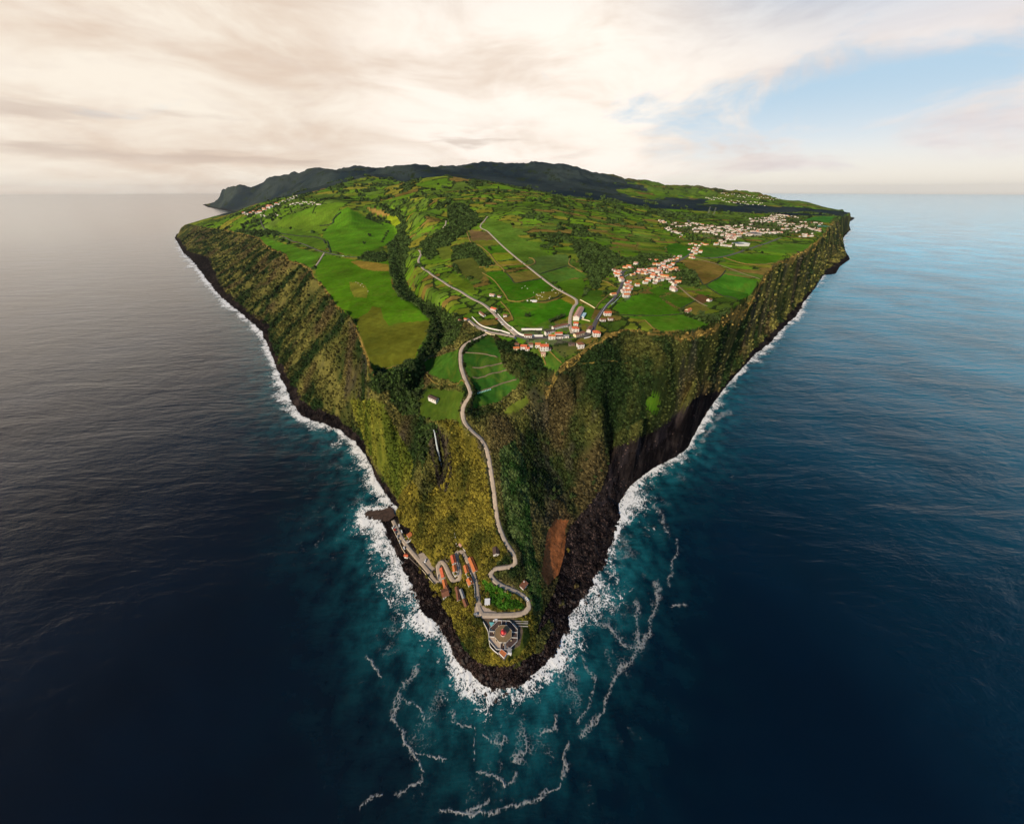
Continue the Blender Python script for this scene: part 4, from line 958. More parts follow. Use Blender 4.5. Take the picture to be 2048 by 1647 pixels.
def house(u1, v1, u2, v2, wpx, roof, label, h=3.0, rh=None, walls=None, hip=False, chim=False, group=None, z=None, cat='house', win=True, name='house', zoff=0.0):
    p1 = G(u1, v1) if z is None else W(u1, v1, z); p2 = G(u2, v2) if z is None else W(u2, v2, z)
    cx, cy = (p1[0] + p2[0]) / 2, (p1[1] + p2[1]) / 2; L = math.hypot(p2[0] - p1[0], p2[1] - p1[1])
    cz = (H(cx, cy) if z is None else z); s_ = ppm((cx, cy, cz)); Wd = wpx / s_
    # the photo shows the roof: shift the base so that the roof, not the foot, lands there
    k = (h + 1) / (HC - cz - h); cx *= (1 - k); cy *= (1 - k)
    cz = float(H(cx, cy)) if z is None else z
    L = max(L, 3.0)
    rz = math.atan2(p2[1] - p1[1], p2[0] - p1[0])
    # front (-y local) should look to the viewer
    if math.cos(rz) < 0: rz += math.pi
    e = empty(name, (cx, cy, cz + zoff), rz, label, cat, group)
    gable(L, Wd, h, (Wd * 0.22 if rh is None else rh), ROOFS[roof], walls or white, hip=hip, chim=chim, parent=e, win=win)
    return e
WV = 'whitewashed village houses by the main street'; CP = 'houses on the hairpin bends of the cape'
tip = [
 (904.5,1109,908,1124,8,'red','bright red-orange roofed house inside the top hairpin bend',3.2,{}),
 (907.5,1129,910,1141,7,'orange','narrow orange-roofed house just below the bright red-roofed one',3,{}),
 (883,1133,888,1153,9,'red','orange-red roofed house enclosed by the middle hairpin loop',3,{}),
 (888,1160,891,1173,7,'orange','orange roof cottage at the sharp bend above the rocks',3,{}),
 (892,1171,897,1181,6,'brown','small lean-to cottage with tan roof beside the lowest bend',2.6,{}),
 (884,1188,896,1180,15,'brown','large square brown-roofed house nearest the black rocks',3.5,{}),
 (914,1176,917,1198,6,'brown','long narrow rust-brown roofed house below the second hairpin',3,{}),
 (921,1177,927,1194,5,'grey','narrow grey-roofed outbuilding beside the long rust-brown roof',2.6,{'walls':'grey'}),
 (928,1197,933,1210,7,'brown','half ruined brown-roofed cottage among yellow shrubs near the forecourt',2.6,{'walls':'stone'}),
 (940,1114,951,1140,9,'orange','long orange-roofed house beside the upper lane of the cape',3.4,{}),
 (930,1129,934,1143,7,'orange','small orange-roofed house with white edges across the lane from the long orange one',3,{}),
 (937,1156,942,1166,10,'orange','square orange-roofed house on a terrace between the lanes',3.2,{'chim':True}),
 (918,1079,923,1087,6,'pink','tiny pale orange-roofed hut above the top hairpin wall',2.4,{}),
 (991,1088,992.5,1107,12,'dark','dark brown-roofed house with a pink front beside the cape road',3.2,{}),
 (1043,1173,1052,1161,10,'brown','lone orange-brown roofed cottage right of the last bend',3.0,{'chim':True}),
 (815,1072,822,1065,9,'orange','orange-roofed boat house with white terrace wall behind the quay cars',3.2,{}),
 (809,1108,815,1107,6,'red','tiny red-roofed hut on the sea side of the quay road',2.6,{}),
 (913,1172,913,1178,6,'brown','small brown shed at the foot of the second hairpin',2.4,{'walls':'stone'}),
 (970,1202,979,1201,10,'white','flat white-roofed kiosk on the forecourt above the lighthouse',3.0,{'rh':0}),
 (859,790,873,791,9,'dark','solitary white house with dark roof in the green field above the waterfall',3.4,{}),
]
for a in tip:
    kw = dict(a[8]); 
    if 'walls' in kw: kw['walls'] = {'grey': grey, 'stone': stone}[kw['walls']]
    house(*a[:7], h=a[7], group=CP if a[1] > 900 else None, **kw)
def ruin(poly, h, label, col='stone'):
    cu = sum(p[0] for p in poly) / len(poly); cv_ = sum(p[1] for p in poly) / len(poly); c0 = G(cu, cv_); z = float(H(c0[0], c0[1]))
    pw = [W(u, v, z) for u, v in poly]; q_ = [(a[0] - c0[0], a[1] - c0[1]) for a in pw]
    ar = sum(q_[i][0] * q_[(i + 1) % len(q_)][1] - q_[(i + 1) % len(q_)][0] * q_[i][1] for i in range(len(q_)))
    if ar < 0: q_ = q_[::-1]
    k = 1 - 0.45 / max(1.2, min(math.hypot(*a) for a in q_)); e = empty('ruin', (c0[0], c0[1], z), 0, label, 'ruin')
    b = MB(); b.ring(q_, [(x * k, y * k) for x, y in q_], -2.5, h); b.build('wall', stone if col == 'stone' else white, e)
    b = MB(); b.prism([(x * k, y * k) for x, y in q_], -2.5, 0.35); b.build('floor', MATS['rubble'] if col == 'stone' else courtm, e)
plain('rubble', (0.13, 0.055, 0.038), 0.95, 0.5, 1.5)
ruin([(863,1143),(870,1138),(875,1147),(873,1160),(868,1155)], 1.8, 'roofless red-brown ruin enclosed by the lowest hairpin')
ruin([(889,1110),(897,1107),(899,1118),(896,1126),(891,1121)], 1.6, 'roofless brown ruin above the middle hairpin loop')
ruin([(905,1144),(913,1142),(915,1151),(909,1152)], 1.2, 'pale paved terrace with white walls below the narrow orange roof', 'w')
ruin([(931,1145),(938,1143),(941,1153),(935,1156)], 1.2, 'paved court with white walls between the two square orange roofs', 'w')
ruin([(935,1168),(943,1166),(945,1175),(938,1176)], 1.2, 'paved court with white walls below the square orange-roofed house', 'w')
ruin([(812,1073),(818,1078),(813,1086),(807,1079)], 1.0, 'brown paved terrace in front of the boat house', 'w')
village = [
 (1042,681,1054,681,10,'red','red-roofed white house left of the village row below the street',4.8,{}),
 (1051,690,1059,690,8,'red','small red-roofed annex in front of the left red-roofed house',3.0,{}),
 (1027,689,1038,689,8,'orange','low orange-roofed cream cottage at the left end of the row',2.8,{'walls':'cream'}),
 (1030,680,1038,680,7,'brown','brown-roofed stone shed at the road fork',2.8,{'walls':'stone'}),
 (1058,680,1066,680,9,'brown','brown-roofed house between the left red roof and the twin orange roofs',3.0,{}),
 (1071,679,1081,679,10,'orange','orange-roofed house joined to the large red L-shaped one',4.0,{}),
 (1081,681,1097,680,12,'red','large red-roofed two-storey house in the middle of the row',5.6,{'chim':True}),
 (1086,692,1102,691,6,'dark','long low dark-roofed outbuilding behind the large red-roofed house',2.4,{'walls':'grey'}),
 (1083,700,1091,700,8,'pink','pink-walled little house lowest on the garden slope',3.4,{'walls':'cream'}),
 (1049,664,1064,664,7,'brown','brown-roofed house inside the white walled yard',3.4,{}),
 (1098,665,1111,665,8,'orange','orange-brown roofed white house on the inner side of the street',4.6,{}),
 (1111,659,1125,659,7,'red','red-roofed house behind the dark roofed street house',4.2,{}),
 (1113,668,1126,668,6,'dark','dark-roofed street house facing the road',3.2,{}),
 (1127,667,1138,667,6,'grey','grey flat-roofed garage at the corner of the concrete lane',3.0,{'rh':0}),
 (1091,660,1109,655,6,'dark','long dark-roofed row house at the left of the long brown row',3.0,{}),
 (1106,652,1134,646,7,'brown','long brown-roofed row of joined houses beside the concrete lane',3.2,{}),
 (1145,652,1158,651,11,'red','big red-roofed house right of the concrete lane',4.6,{'chim':True,'hip':True}),
 (1148,643,1157,643,7,'red','red-roofed outhouse just behind the big red-roofed house',3.0,{}),
 (1150,665,1168,659,8,'brown','yellow-walled house with brown roof on the street bend',3.6,{'walls':'cream'}),
 (1178,657,1183,648,8,'brown','brown-red roofed house inside the right-hand bend of the street',3.6,{}),
 (1153,632,1163,611,11,'pink','long barn with weathered pink roof beside the concrete lane',4.4,{'win':False}),
 (1165,631,1170,623,6,'blue','pale blue metal shed next to the long barn',2.6,{'rh':0.6,'win':False}),
 (1187,659,1201,659,13,'red','large red hip-roofed house outside the right-hand bend',5.0,{'hip':True}),
 (1156,680,1168,679,11,'brown','square brown-red hip-roofed house below the street, apart from the row',5.0,{'hip':True}),
 (1209,622,1222,622,8,'red','red-roofed white house above the bend on the sea side',4.6,{}),
 (1201,636,1211,636,6,'brown','low brown-roofed house below the red-roofed roadside one',3.0,{}),
 (1217,634,1226,634,6,'brown','small tan-roofed outbuilding at the field edge above the bend',2.8,{}),
 (1138,681,1150,681,6,'dark','low dark purple-roofed garage below the street',2.6,{'walls':'stone'}),
 (983,614,993,615,7,'red','red-roofed white house beside the diagonal asphalt road',3.4,{}),
 (960,622,969,628,5,'brown','narrow brown-roofed farmhouse in gardens left of the diagonal road',3.0,{}),
 (1007,627,1014,627,5,'brown','small house hidden by shrubs right of the diagonal road',2.8,{}),
 (980,586,989,587,5,'pink','small pink-roofed farm shed by the bright field corner',2.8,{}),
 (996,589,1002,590,4,'brown','little brown farm shed behind the pink-roofed one',2.6,{}),
 (918,637,925,640,4,'brown','little house among trees at the wooded ravine rim',2.8,{}),
 (929,636,934,637,4,'red','red-roofed gate lodge at the end of the walled terrace',2.8,{}),
]
for a in village:
    kw = dict(a[8])
    if 'walls' in kw: kw['walls'] = {'grey': grey, 'stone': stone, 'cream': cream}[kw['walls']]
    house(*a[:7], h=a[7], group=WV, **kw)

# simpler houses further off: one mesh with wall and roof faces, in a few sizes
def simple_house(L, Wd, h, rh, roof, walls=None, flat_=False):
    b = MB(); a, c = L / 2, Wd / 2
    b.prism([(-a, -c), (a, -c), (a, c), (-a, c)], -2.5, h, 0, top=flat_)
    if not flat_:
        b.poly([(a, -c, h), (a, c, h), (a, 0, h + rh)]); b.poly([(-a, c, h), (-a, -c, h), (-a, 0, h + rh)])
        o = 0.4; b.poly([(-a - o, -c - o, h - .2), (a + o, -c - o, h - .2), (a + o, 0, h + rh + .1), (-a - o, 0, h + rh + .1)], 1)
        b.poly([(a + o, c + o, h - .2), (-a - o, c + o, h - .2), (-a - o, 0, h + rh + .1), (a + o, 0, h + rh + .1)], 1)
    for i in range(3):
        x = -a + L * (i + .5) / 3
        for z in ((1.5,) if h < 4.5 else (1.5, 4.2)):
            b.poly([(x - .5, -c - .03, z - .6), (x + .5, -c - .03, z - .6), (x + .5, -c - .03, z + .6), (x - .5, -c - .03, z + .6)], 2)
    return b.mesh('house', [walls or white, ROOFS[roof], glass])
SH = [simple_house(9, 7, 3.2, 1.9, 'red'), simple_house(11, 7, 5.4, 1.9, 'orange'), simple_house(8, 6, 3.2, 1.7, 'brown'), simple_house(13, 7, 3.2, 2.0, 'orange', cream), simple_house(10, 8, 5.6, 2.0, 'pink'), simple_house(9, 7, 3.4, 0, 'grey', None, True), simple_house(10, 7, 3.3, 1.8, 'pink'), simple_house(9, 7, 5.2, 0, 'white', None, True)]
mid = [(1227,541),(1232,544),(1239,544),(1239,551),(1241,559),(1236,548),(1258,566),(1253,569),(1251,578),(1260,579),(1247,586),(1251,594),(1256,593),(1226,590),(1250,536),(1257,536),(1263,537),(1271,530),(1310,530),(1299,521),(1312,523),(1331,523),(1343,518),(1349,520),(1354,518),(1282,545),(1290,543),(1296,542),(1270,547),(1276,546),(1303,542),(1308,539),(1314,546),(1320,537),(1326,536),(1338,535),(1333,537),(1312,554),(1318,558),(1315,563),(1310,561),(1300,560),(1296,562),(1290,567),(1326,553),(1331,554),(1350,538),(1356,543),(1353,541),(1350,557),(1346,558),(1340,564),(1345,566),(1355,565),(1344,580),(1349,582),(1274,572),(1381,516),(1386,517),(1386,504),(1392,501),(1396,496),(1390,508),(1400,505),(1399,492),(1391,491),(1385,488),(1379,489),(1404,488),(1410,490),(1418,602),(1376,622),(1373,626),(1414,490),(1265,551),(1286,548),(1325,530),(1316,531),(1230,548),(1234,553),(1243,563),(1247,583),(1254,586),(1256,574),(1262,574),(1278,541),(1286,540),(1292,549),(1300,546),(1306,549),(1309,543),(1318,541),(1322,545),(1330,541),(1334,545),(1342,541),(1345,530),(1309,567),(1305,555),(1322,561),(1320,551),(1336,559),(1348,571),(1359,558),(1339,523),(1347,514),(1359,514),(1383,511),(1378,500),(1388,497)]
GM = 'houses of the middle hamlet'
descr = {0: 'white house with red roof', 1: 'two-storey white house with orange roof', 2: 'small white house with brown roof', 3: 'cream house with orange roof', 4: 'tall white house with pale pink roof', 5: 'flat-roofed grey-white house', 6: 'white house with faded pink roof', 7: 'tall flat-roofed white house'}
def place_simple(u, v, k, sc, rz, lab, grp):
    p = G(u, v)
    if p[2] < 30: return
    z = float(H(p[0], p[1]))
    tag(link('house', SH[k], None, (p[0], p[1], z), rz, sc), lab, 'house', grp)
rnd = random.Random(5)
for i, (u, v) in enumerate(mid):
    k = rnd.choice([0, 0, 1, 1, 2, 3, 4, 6]); rz = rnd.uniform(-0.7, 0.7)
    if 1236 < u < 1262 and 540 < v < 600: rz = R(15) + rnd.uniform(-.2, .2)
    where = 'beside the curving street of the middle hamlet' if u < 1265 else ('on the long street of the middle hamlet' if u < 1362 else ('at the road junction before the big town' if u < 1420 else 'alone among the cliff-top fields'))
    if v > 600: where = {1418: 'alone by the garden plots near the cliff edge', 1376: 'alone in the middle of the cliff-top fields', 1373: 'beside the lone house of the cliff-top fields'}[u]
    place_simple(u, v, k, rnd.uniform(0.72, 1.0), rz, descr[k] + ' ' + where, GM if v < 600 else None)
def street(pts, n, spread, sc, lab, grp, out):
    L = [np.array(p, float) for p in pts]; seg = [np.hypot(*(b - a)) for a, b in zip(L, L[1:])]; tot = sum(seg)
    for i in range(n):
        s_ = tot * (i + rnd.random()) / n; k = 0
        while s_ > seg[k] and k < len(seg) - 1: s_ -= seg[k]; k += 1
        p = L[k] + (L[k + 1] - L[k]) * (s_ / seg[k]); out.append((p[0] + rnd.uniform(-1, 1), p[1] + rnd.choice([-1, 1]) * rnd.uniform(0.3, 1) * spread, sc))
town = []
for pts_, n, sp_ in [([(1318,446),(1350,450),(1385,450),(1420,455),(1460,461),(1480,468)], 42, 4), ([(1385,461),(1410,462),(1440,467),(1470,476),(1440,484)], 30, 4), ([(1450,454),(1490,459),(1530,464),(1570,462),(1600,459)], 46, 4.5),
                   ([(1480,448),(1520,446),(1550,441),(1540,433)], 26, 3.5), ([(1540,432),(1580,434),(1602,441)], 24, 3), ([(1500,441),(1535,438),(1570,443)], 20, 3), ([(1555,449),(1600,452),(1640,461)], 30, 3), ([(1600,446),(1645,449)], 12, 2.5), ([(1445,477),(1480,470),(1520,468)], 20, 4), ([(1365,474),(1330,455)], 8, 3), ([(1600,472),(1625,470)], 6, 3), ([(1430,487),(1460,492)], 5, 3)]:
    street(pts_, int(n * 1.7), sp_, 1.45, '', '', town)
left = []
for pts_, n, sp_ in [([(485,428),(518,425),(536,416),(570,403),(596,392)], 40, 2.5), ([(580,411),(605,406),(642,408)], 26, 2.5), ([(518,432),(540,432),(556,430)], 10, 2)]: street(pts_, n, sp_, 2.0, '', '', left)
farr = []
for pts_, n, sp_ in [([(1410,394),(1470,404),(1530,409)], 40, 3), ([(1440,388),(1500,394),(1560,400)], 34, 2.5)]: street(pts_, n, sp_, 3.0, '', '', farr)
def townset(lst, sc, lab, grp):
    for u, v, _ in lst:
        k = rnd.choice([0, 0, 1, 2, 3, 4, 6, 6, 5, 7]); lb = descr[k] + lab[0]
        if 'large town' in grp: lb = descr[k] + (' at the inland end of the large town' if u < 1400 else ' in the front left quarter of the large town' if u < 1480 and v > 455 else ' on the central street of the large town' if u < 1560 and v > 450 else ' at the uphill edge of the large town' if v < 441 else ' in the seaward quarter of the large town')
        place_simple(u, v, k, sc * rnd.uniform(0.8, 1.2), rnd.uniform(-0.6, 0.6), lb, grp)
rnd.shuffle(town); keepn = town[:110]; rest = town[110:]
townset(keepn, 0.95, ['white house with clay roof in the dense town near the right-hand cliffs'], 'houses of the large town')
townset(left[:25], 1.9, [' of the distant village on the left slope'], 'houses of the left village')
# the remaining far houses are one mass
def massed(lst, sc, name, lab):
    b = MB()
    for u, v, _ in lst:
        p = G(u, v)
        if p[2] < 30: continue
        z = float(H(p[0], p[1])); L, Wd, h = 10 * sc * rnd.uniform(.7, 1.3), 7 * sc, 4.2 * sc; b.box(p[0], p[1], z + h / 2 - 1, L, Wd, h + 2, 0, rnd.uniform(-.6, .6)); b.box(p[0], p[1], z + h + 0.2 * sc, L * 1.03, Wd * 1.03, 0.8 * sc, 1, 0)
    tag(b.build(name, [white, ROOFS['pink']]), lab, 'houses', kind='stuff')
massed(rest + left[25:] + farr, 1.1, 'distant_houses', 'scattered pale houses on the farthest slopes and town edge')
# big buildings of the town
e = empty('sports_hall', G(1480, 491), R(8), 'large hall with pale blue and white roof at the front of the town', 'hall')
b = MB(); b.box(0, 0, 3, 44, 30, 8); b.build('wall', white, e)
b = MB(); b.box(-11.5, 0, 7.6, 22.5, 31, 1.2); b.build('roof', plain('slate_blue_roof', (0.10, 0.13, 0.19), 0.5, 0.1), e); b = MB(); b.box(11.5, 0, 7.6, 22.4, 31, 1.22); b.build('roof_panel', ROOFS['white'], e)
e = empty('warehouse', G(1508, 470), R(5), 'large warehouse with dark slate roof among the white town houses', 'warehouse')
b = MB(); b.box(0, 0, 3, 30, 44, 8); b.build('wall', grey, e); b = MB(); b.box(0, 0, 7.6, 31, 45, 1.2); b.build('roof', plain('slate_roof', (0.06, 0.06, 0.075), 0.6, 0.15), e)
p = G(1637, 453); b = MB(); b.box(0, 0, 0.6, 90, 60, 1.2); o = b.build('sports_pitch', plain('pitch_green', (0.06, 0.22, 0.13), 0.8, 0.1)); o.location = (p[0], p[1], p[2] + 2); tag(o, 'pale green sports court near the cliff edge of the town', 'sports court')

# ------------------------------------------------------------------ lighthouse compound
c_px = (1006.5, 1270); LC = W(c_px[0], c_px[1], 25.0); s_l = ppm(LC)
lh = empty('lighthouse', LC, R(-2), 'octagonal lighthouse station with brown roof deck and red lantern on top', 'lighthouse')
ry = F * 1.0 / 1.0
def octa(r, rot=22.5, sy=1.0): return [(r * math.cos(R(rot + 45 * k)), r * math.sin(R(rot + 45 * k)) * sy) for k in range(8)]
Ro = 14.2; Ri = 8.0; SY = 0.88
b = MB(); b.prism(octa(Ro, sy=SY), 0, 1.2); b.build('ring_base', tar, lh)
def seg(nm, k0, k1, mat, zt):
    po = octa(Ro - 0.5, sy=SY); pi_ = octa(Ri + 0.2, sy=SY)
    b = MB()
    for k in range(k0, k1):
        a1, a2 = po[k % 8], po[(k + 1) % 8]; b1, b2 = pi_[k % 8], pi_[(k + 1) % 8]; b.prism([a1, a2, b2, b1], 1.0, zt)
    return b.build(nm, mat, lh)
seg('dark_roof_wing', 6, 8, tar, 1.7); seg('dark_roof_wing', 0, 1, tar, 1.72); seg('paved_wing', 3, 6, courtm, 1.32)
b = MB(); po = octa(Ro, sy=SY); pi_ = octa(Ro - 0.32, sy=SY); b.ring(po, pi_, 0.2, 2.3); b.build('parapet', white, lh)
for ang in (90, 270, 0, 180):
    c, s_ = math.cos(R(ang)), math.sin(R(ang)); sy = SY if abs(s_) > .5 else 1
    for sd in (-1, 1):
        b = MB(); rm = (Ro * 0.93 + Ri) / 2 * sy; b.box(c * rm - s_ * sd * 2.1, s_ * rm + c * sd * 2.1, 1.6, abs(c) * 5.4 + abs(s_) * 0.4, abs(s_) * 4.4 + abs(c) * 0.4, 1.6); b.build('passage_wall', white, lh)
    b = MB(); b.box(c * rm, s_ * rm, 1.66, abs(c) * 5.2 + abs(s_) * 3.7, abs(s_) * 4.2 + abs(c) * 3.7, 0.2); b.build('passage_floor', tar, lh)
b = MB(); b.prism(octa(Ri, sy=SY), 0, 4.0); mbld = b.build('main_building', white, lh)
b = MB(); b.prism(octa(Ri + 0.35, sy=SY), 4.0, 4.3, bottom=True); b.build('roof_deck', brownroof, lh)
b = MB(); b.ring(octa(Ri + 0.36, sy=SY), octa(Ri + 0.05, sy=SY), 4.3, 4.5); b.build('roof_rim', plain('stone_coping', (0.42, 0.36, 0.28), 0.9), lh)
def disc(r, n=24): return [(r * math.cos(2 * math.pi * k / n), r * math.sin(2 * math.pi * k / n)) for k in range(n)]
b = MB(); b.prism(disc(2.5), 4.3, 6.2); b.build('tower', white, lh)
b = MB(); b.prism(disc(2.75), 6.2, 6.45, bottom=True); b.build('gallery', pinkpaint, lh); b = MB(); b.ring(disc(2.75), disc(2.62), 6.45, 7.1); b.build('gallery_rail', pinkpaint, lh)
b = MB(); b.prism(disc(1.75), 6.45, 7.6); b.build('lantern_glass', glass, lh)
b = MB(); D1 = disc(1.95); n = len(D1)
for i in range(n): j = (i + 1) % n; b.poly([(D1[i][0], D1[i][1], 7.6), (D1[j][0], D1[j][1], 7.6), (D1[j][0] * .3, D1[j][1] * .3, 8.6), (D1[i][0] * .3, D1[i][1] * .3, 8.6)])
b.poly([(x * .3, y * .3, 8.6) for x, y in D1]); b.build('lantern_dome', redpaint, lh)
b = MB(); b.prism(disc(0.35, 10), 8.6, 9.1); b.build('finial', redpaint, lh)
for k in range(7):
    an = R(20 + 51 * k); b = MB(); b.box(Ri * 1.12 * math.cos(an), Ri * 1.12 * SY * math.sin(an), 2.2, 0.7, 0.7, 1.2); b.build('vent_block', cream, lh)
def winoct(r, z, n):
    for k in range(8):
        an = R(45 * k); b = MB(); b.box(math.cos(an) * r * 0.924, math.sin(an) * r * 0.924 * SY, z, 0.9, 0.9, 1.2, 0, an); b.build('window', glass, mbld)
winoct(Ri + 0.0, 2.9, 8)
# yard paving and walls of the compound
flat('yard', [(965,1237),(990,1237),(1005,1240),(1012,1244),(984,1262),(981,1290),(992,1302),(984,1297),(978,1264),(976,1255)], 25.06, plain('dark_yard', (0.13, 0.085, 0.065), 0.9, 0.2))
wall([(965,1236),(1010,1232.5),(1036,1231)], 1.3, 0.5, white, 'long white wall between forecourt and lighthouse yard', z=25.0)
wall([(964,1239),(970,1250),(976,1262),(978,1275),(980,1292),(985,1298),(997,1308)], 1.5, 0.5, white, 'bent white wall on the seaward left side of the lighthouse yard', z=25.0)
wall([(1014,1309),(1020,1303)], 1.4, 0.4, white, 'short white wall beside the orange flat roof', z=25.0)
wall([(1036,1231),(1040,1232),(1040,1235)], 1.0, 0.3, white, 'stub of white wall at the right end of the yard wall', z=25.0)
wall([(1026,1246),(1034,1254)], 0.9, 0.4, white, 'detached white bench wall on the lawn right of the lighthouse', z=25.0)
for k, vv_ in enumerate((1241.5, 1245.5, 1251)): wall([(1028 + 4 * k, vv_), (1056, vv_ + 0.6)], 0.4, 0.3, grey, ['uppermost', 'middle', 'lowest'][k] + ' low kerb on the lawn terraces right of the lighthouse', z=25.2 + 0.0, name='kerb_wall')
wall([(984,1262),(984,1253),(991,1247)], 0.5, 0.3, white, 'low white kerb curving round the blue triangular cover', z=25.0) if False else None
p = [W(u, v, 25.0) for u, v in ((997.5,1306.5),(1003,1299.5),(1014,1308),(1008.5,1317.5))]
e = empty('store_house', W(1006, 1308, 25.0), 0, 'small store house with bright orange flat roof at the tip of the compound', 'store house')
q_ = [(a[0] - e.location.x, a[1] - e.location.y) for a in p][::-1]
ar = sum(q_[i][0] * q_[(i + 1) % 4][1] - q_[(i + 1) % 4][0] * q_[i][1] for i in range(4)); q_ = q_ if ar > 0 else q_[::-1]
b = MB(); b.prism(q_, -3, 2.6); b.build('wall', white, e); b = MB(); b.prism([(x * .93, y * .93) for x, y in q_], 2.6, 2.8); b.build('roof', ROOFS['orange'], e); b = MB(); b.ring(q_, [(x * .935, y * .935) for x, y in q_], 2.6, 3.0); b.build('parapet', white, e)
house(1016,1297,1022,1300,6,'grey','small grey-brown roofed shed beside the lighthouse ring',2.2,rh=0,z=25.0,cat='shed',name='shed',win=False)
house(1017,1304,1021,1304,3.5,'white','tiny white water tank house below the lighthouse ring',2.0,rh=0,z=24.6,cat='tank',name='water_tank',win=False)
b = MB(); tri = [W(u, v, 25.0) for u, v in ((978.5,1244.5),(988.5,1245),(982.5,1253.5))]; c0 = tri[0]; b.prism([(a[0] - c0[0], a[1] - c0[1]) for a in tri[::-1]], 0, 1.1); o = b.build('pool_cover', plain('turquoise_sheet', (0.16, 0.50, 0.52), 0.5, 0.15)); o.location = (c0[0], c0[1], 25.06); tag(o, 'turquoise triangular cover in the lighthouse yard', 'cover')
# paving joints of the forecourt as slabs
slab_me = MB(); slab_me.box(0, 0, 0, 3.86, 3.86, 0.06); slab_me = slab_me.mesh('slab', courtm)
fx = [W(u, v, 26.97)[:2] for u, v in forecourt]
x0, x1 = min(p[0] for p in fx), max(p[0] for p in fx); y0, y1 = min(p[1] for p in fx), max(p[1] for p in fx)
gx = np.arange(x0, x1, 4.0); gy = np.arange(y0, y1, 4.0)
for gx_ in gx:
    for gy_ in gy:
        cs = np.array([(gx_ + a, gy_ + c) for a in (-1.9, 1.9) for c in (-1.9, 1.9)])
        if inpoly(cs[:, 0], cs[:, 1], fx).all():
            o = link('slab', slab_me, fc, (gx_, gy_, 26.97 + 0.032))

# walls of village and roads
wall([(1043,660),(1084,660)], 2.6, 0.5, white, 'long white back wall of the walled yard in the village')
wall([(1023,656),(1032,664),(1043,671),(1060,673),(1086,673)], 2.8, 0.6, white, 'tall white retaining wall along the inner side of the village street')
wall([(983,615),(995,628),(1010,645),(1022,655)], 1.6, 0.5, white, 'white parapet along the diagonal asphalt road')
wall([(944,635),(956,647),(970,655),(985,659),(1005,663),(1020,668)], 1.8, 0.5, white, 'white wall along the upper edge of the curved terrace road')
wall([(938,643),(955,658),(975,667),(990,671)], 1.2, 0.5, cream, 'cream wall along the lower edge of the curved terrace road')
wall([(1160,600),(1175,608),(1190,617)], 1.4, 0.5, cream, 'pale stone wall from the lane corner towards the bend')
wall([(1146,634),(1165,639),(1180,643)], 1.3, 0.5, cream, 'pale stone wall below the long barn')
wall([(1168,677),(1180,674),(1187,669)], 1.3, 0.5, white, 'white wall round the lay-by under the right-hand bend')
wall([(1157,669),(1168,667),(1176,663),(1182,657)], 1.5, 0.4, white, 'white front wall of the yellow-walled house')
wall([(1195,640),(1204,625),(1214,610),(1226,598)], 1.3, 0.5, white, 'white parapet climbing with the asphalt road from the bend')
wall([(1243,590),(1232,602),(1222,610)], 1.2, 0.4, white, 'white roadside wall below the middle hamlet')
wall([(1248,556),(1254,551),(1262,548)], 1.5, 0.4, white, 'white wall at the fork of the middle hamlet')
wall([(908,1063),(911,1075),(913,1092)], 1.4, 0.6, white, 'white wall of the stepped lane above the top hairpin')
wall([(913,1092),(920,1093),(926,1097),(931,1103)], 1.6, 0.5, white, 'curved white wall round the top hairpin bend')
wall([(915,1124),(917,1135),(916,1150)], 1.3, 0.4, white, 'white wall between the red-roofed house and the descending lane')
wall([(937,1138),(945,1155),(949,1175),(950,1195)], 1.3, 0.4, white, 'white wall along the sea side of the upper cape lane')
wall([(876,1150),(877,1160)], 1.5, 0.4, white, 'short white wall inside the lowest hairpin')
wall([(784,1054),(794,1074),(804,1096),(812,1108)], 1.1, 0.5, cream, 'pale sea wall along the parked cars on the quay')
wall([(813,1086),(824,1078),(826,1073)], 1.5, 0.4, white, 'white terrace wall of the boat house')
wall([(1012,1190),(1028,1202),(1040,1214)], 1.0, 0.5, cream, 'pale parapet on the inner side of the last cape bend')
wall([(845,1140),(860,1158),(875,1175),(884,1182)], 1.0, 0.5, cream, 'pale sea wall below the hairpin loops')
wall([(812,1108),(830,1126),(845,1140)], 1.0, 0.5, stone, 'dark stone sea wall left of the hairpin loops')
for k, pl in enumerate([[(945,735),(970,733),(1000,727),(1012,728)], [(945,754),(975,750),(1005,742),(1022,740)], [(955,783),(985,774),(1010,765),(1033,759)], [(945,823),(975,818),(1000,805),(1020,787),(1040,776)], [(928,705),(960,707),(995,715)]]):
    wall(pl, 1.0, 1.3, plain('dry_stone', (0.16, 0.13, 0.075), 0.95, 0.4) if k == 0 else MATS['dry_stone'], ['second', 'third', 'fourth', 'lowest and longest', 'uppermost'][k] + ' stone terrace wall across the dark green field right of the cape road', name='terrace_wall', group='terrace walls of the dark green field')

# quay and ramp
q0 = [(729,1025),(738,1020),(747,1021),(756,1018),(763,1019),(772,1016),(781,1013),(786,1016),(788,1026),(795,1035),(791,1042),(783,1046),(775,1042),(768,1043),(760,1038),(750,1039),(743,1036),(735,1037),(731,1032)]
q1 = [W(u, v, 1.4) for u, v in q0]; c0 = q1[0]; q_ = [(a[0] - c0[0], a[1] - c0[1]) for a in q1[::-1]]
b = MB(); b.prism(q_, -4, 0, top=True); o = b.build('quay', plain('stained_concrete', (0.060, 0.036, 0.027), 0.85, 0.6, 0.25, bstr=0.8)); o.location = (c0[0], c0[1], 1.3); tag(o, 'low brown landing quay stained by the sea, below the parked cars', 'quay')
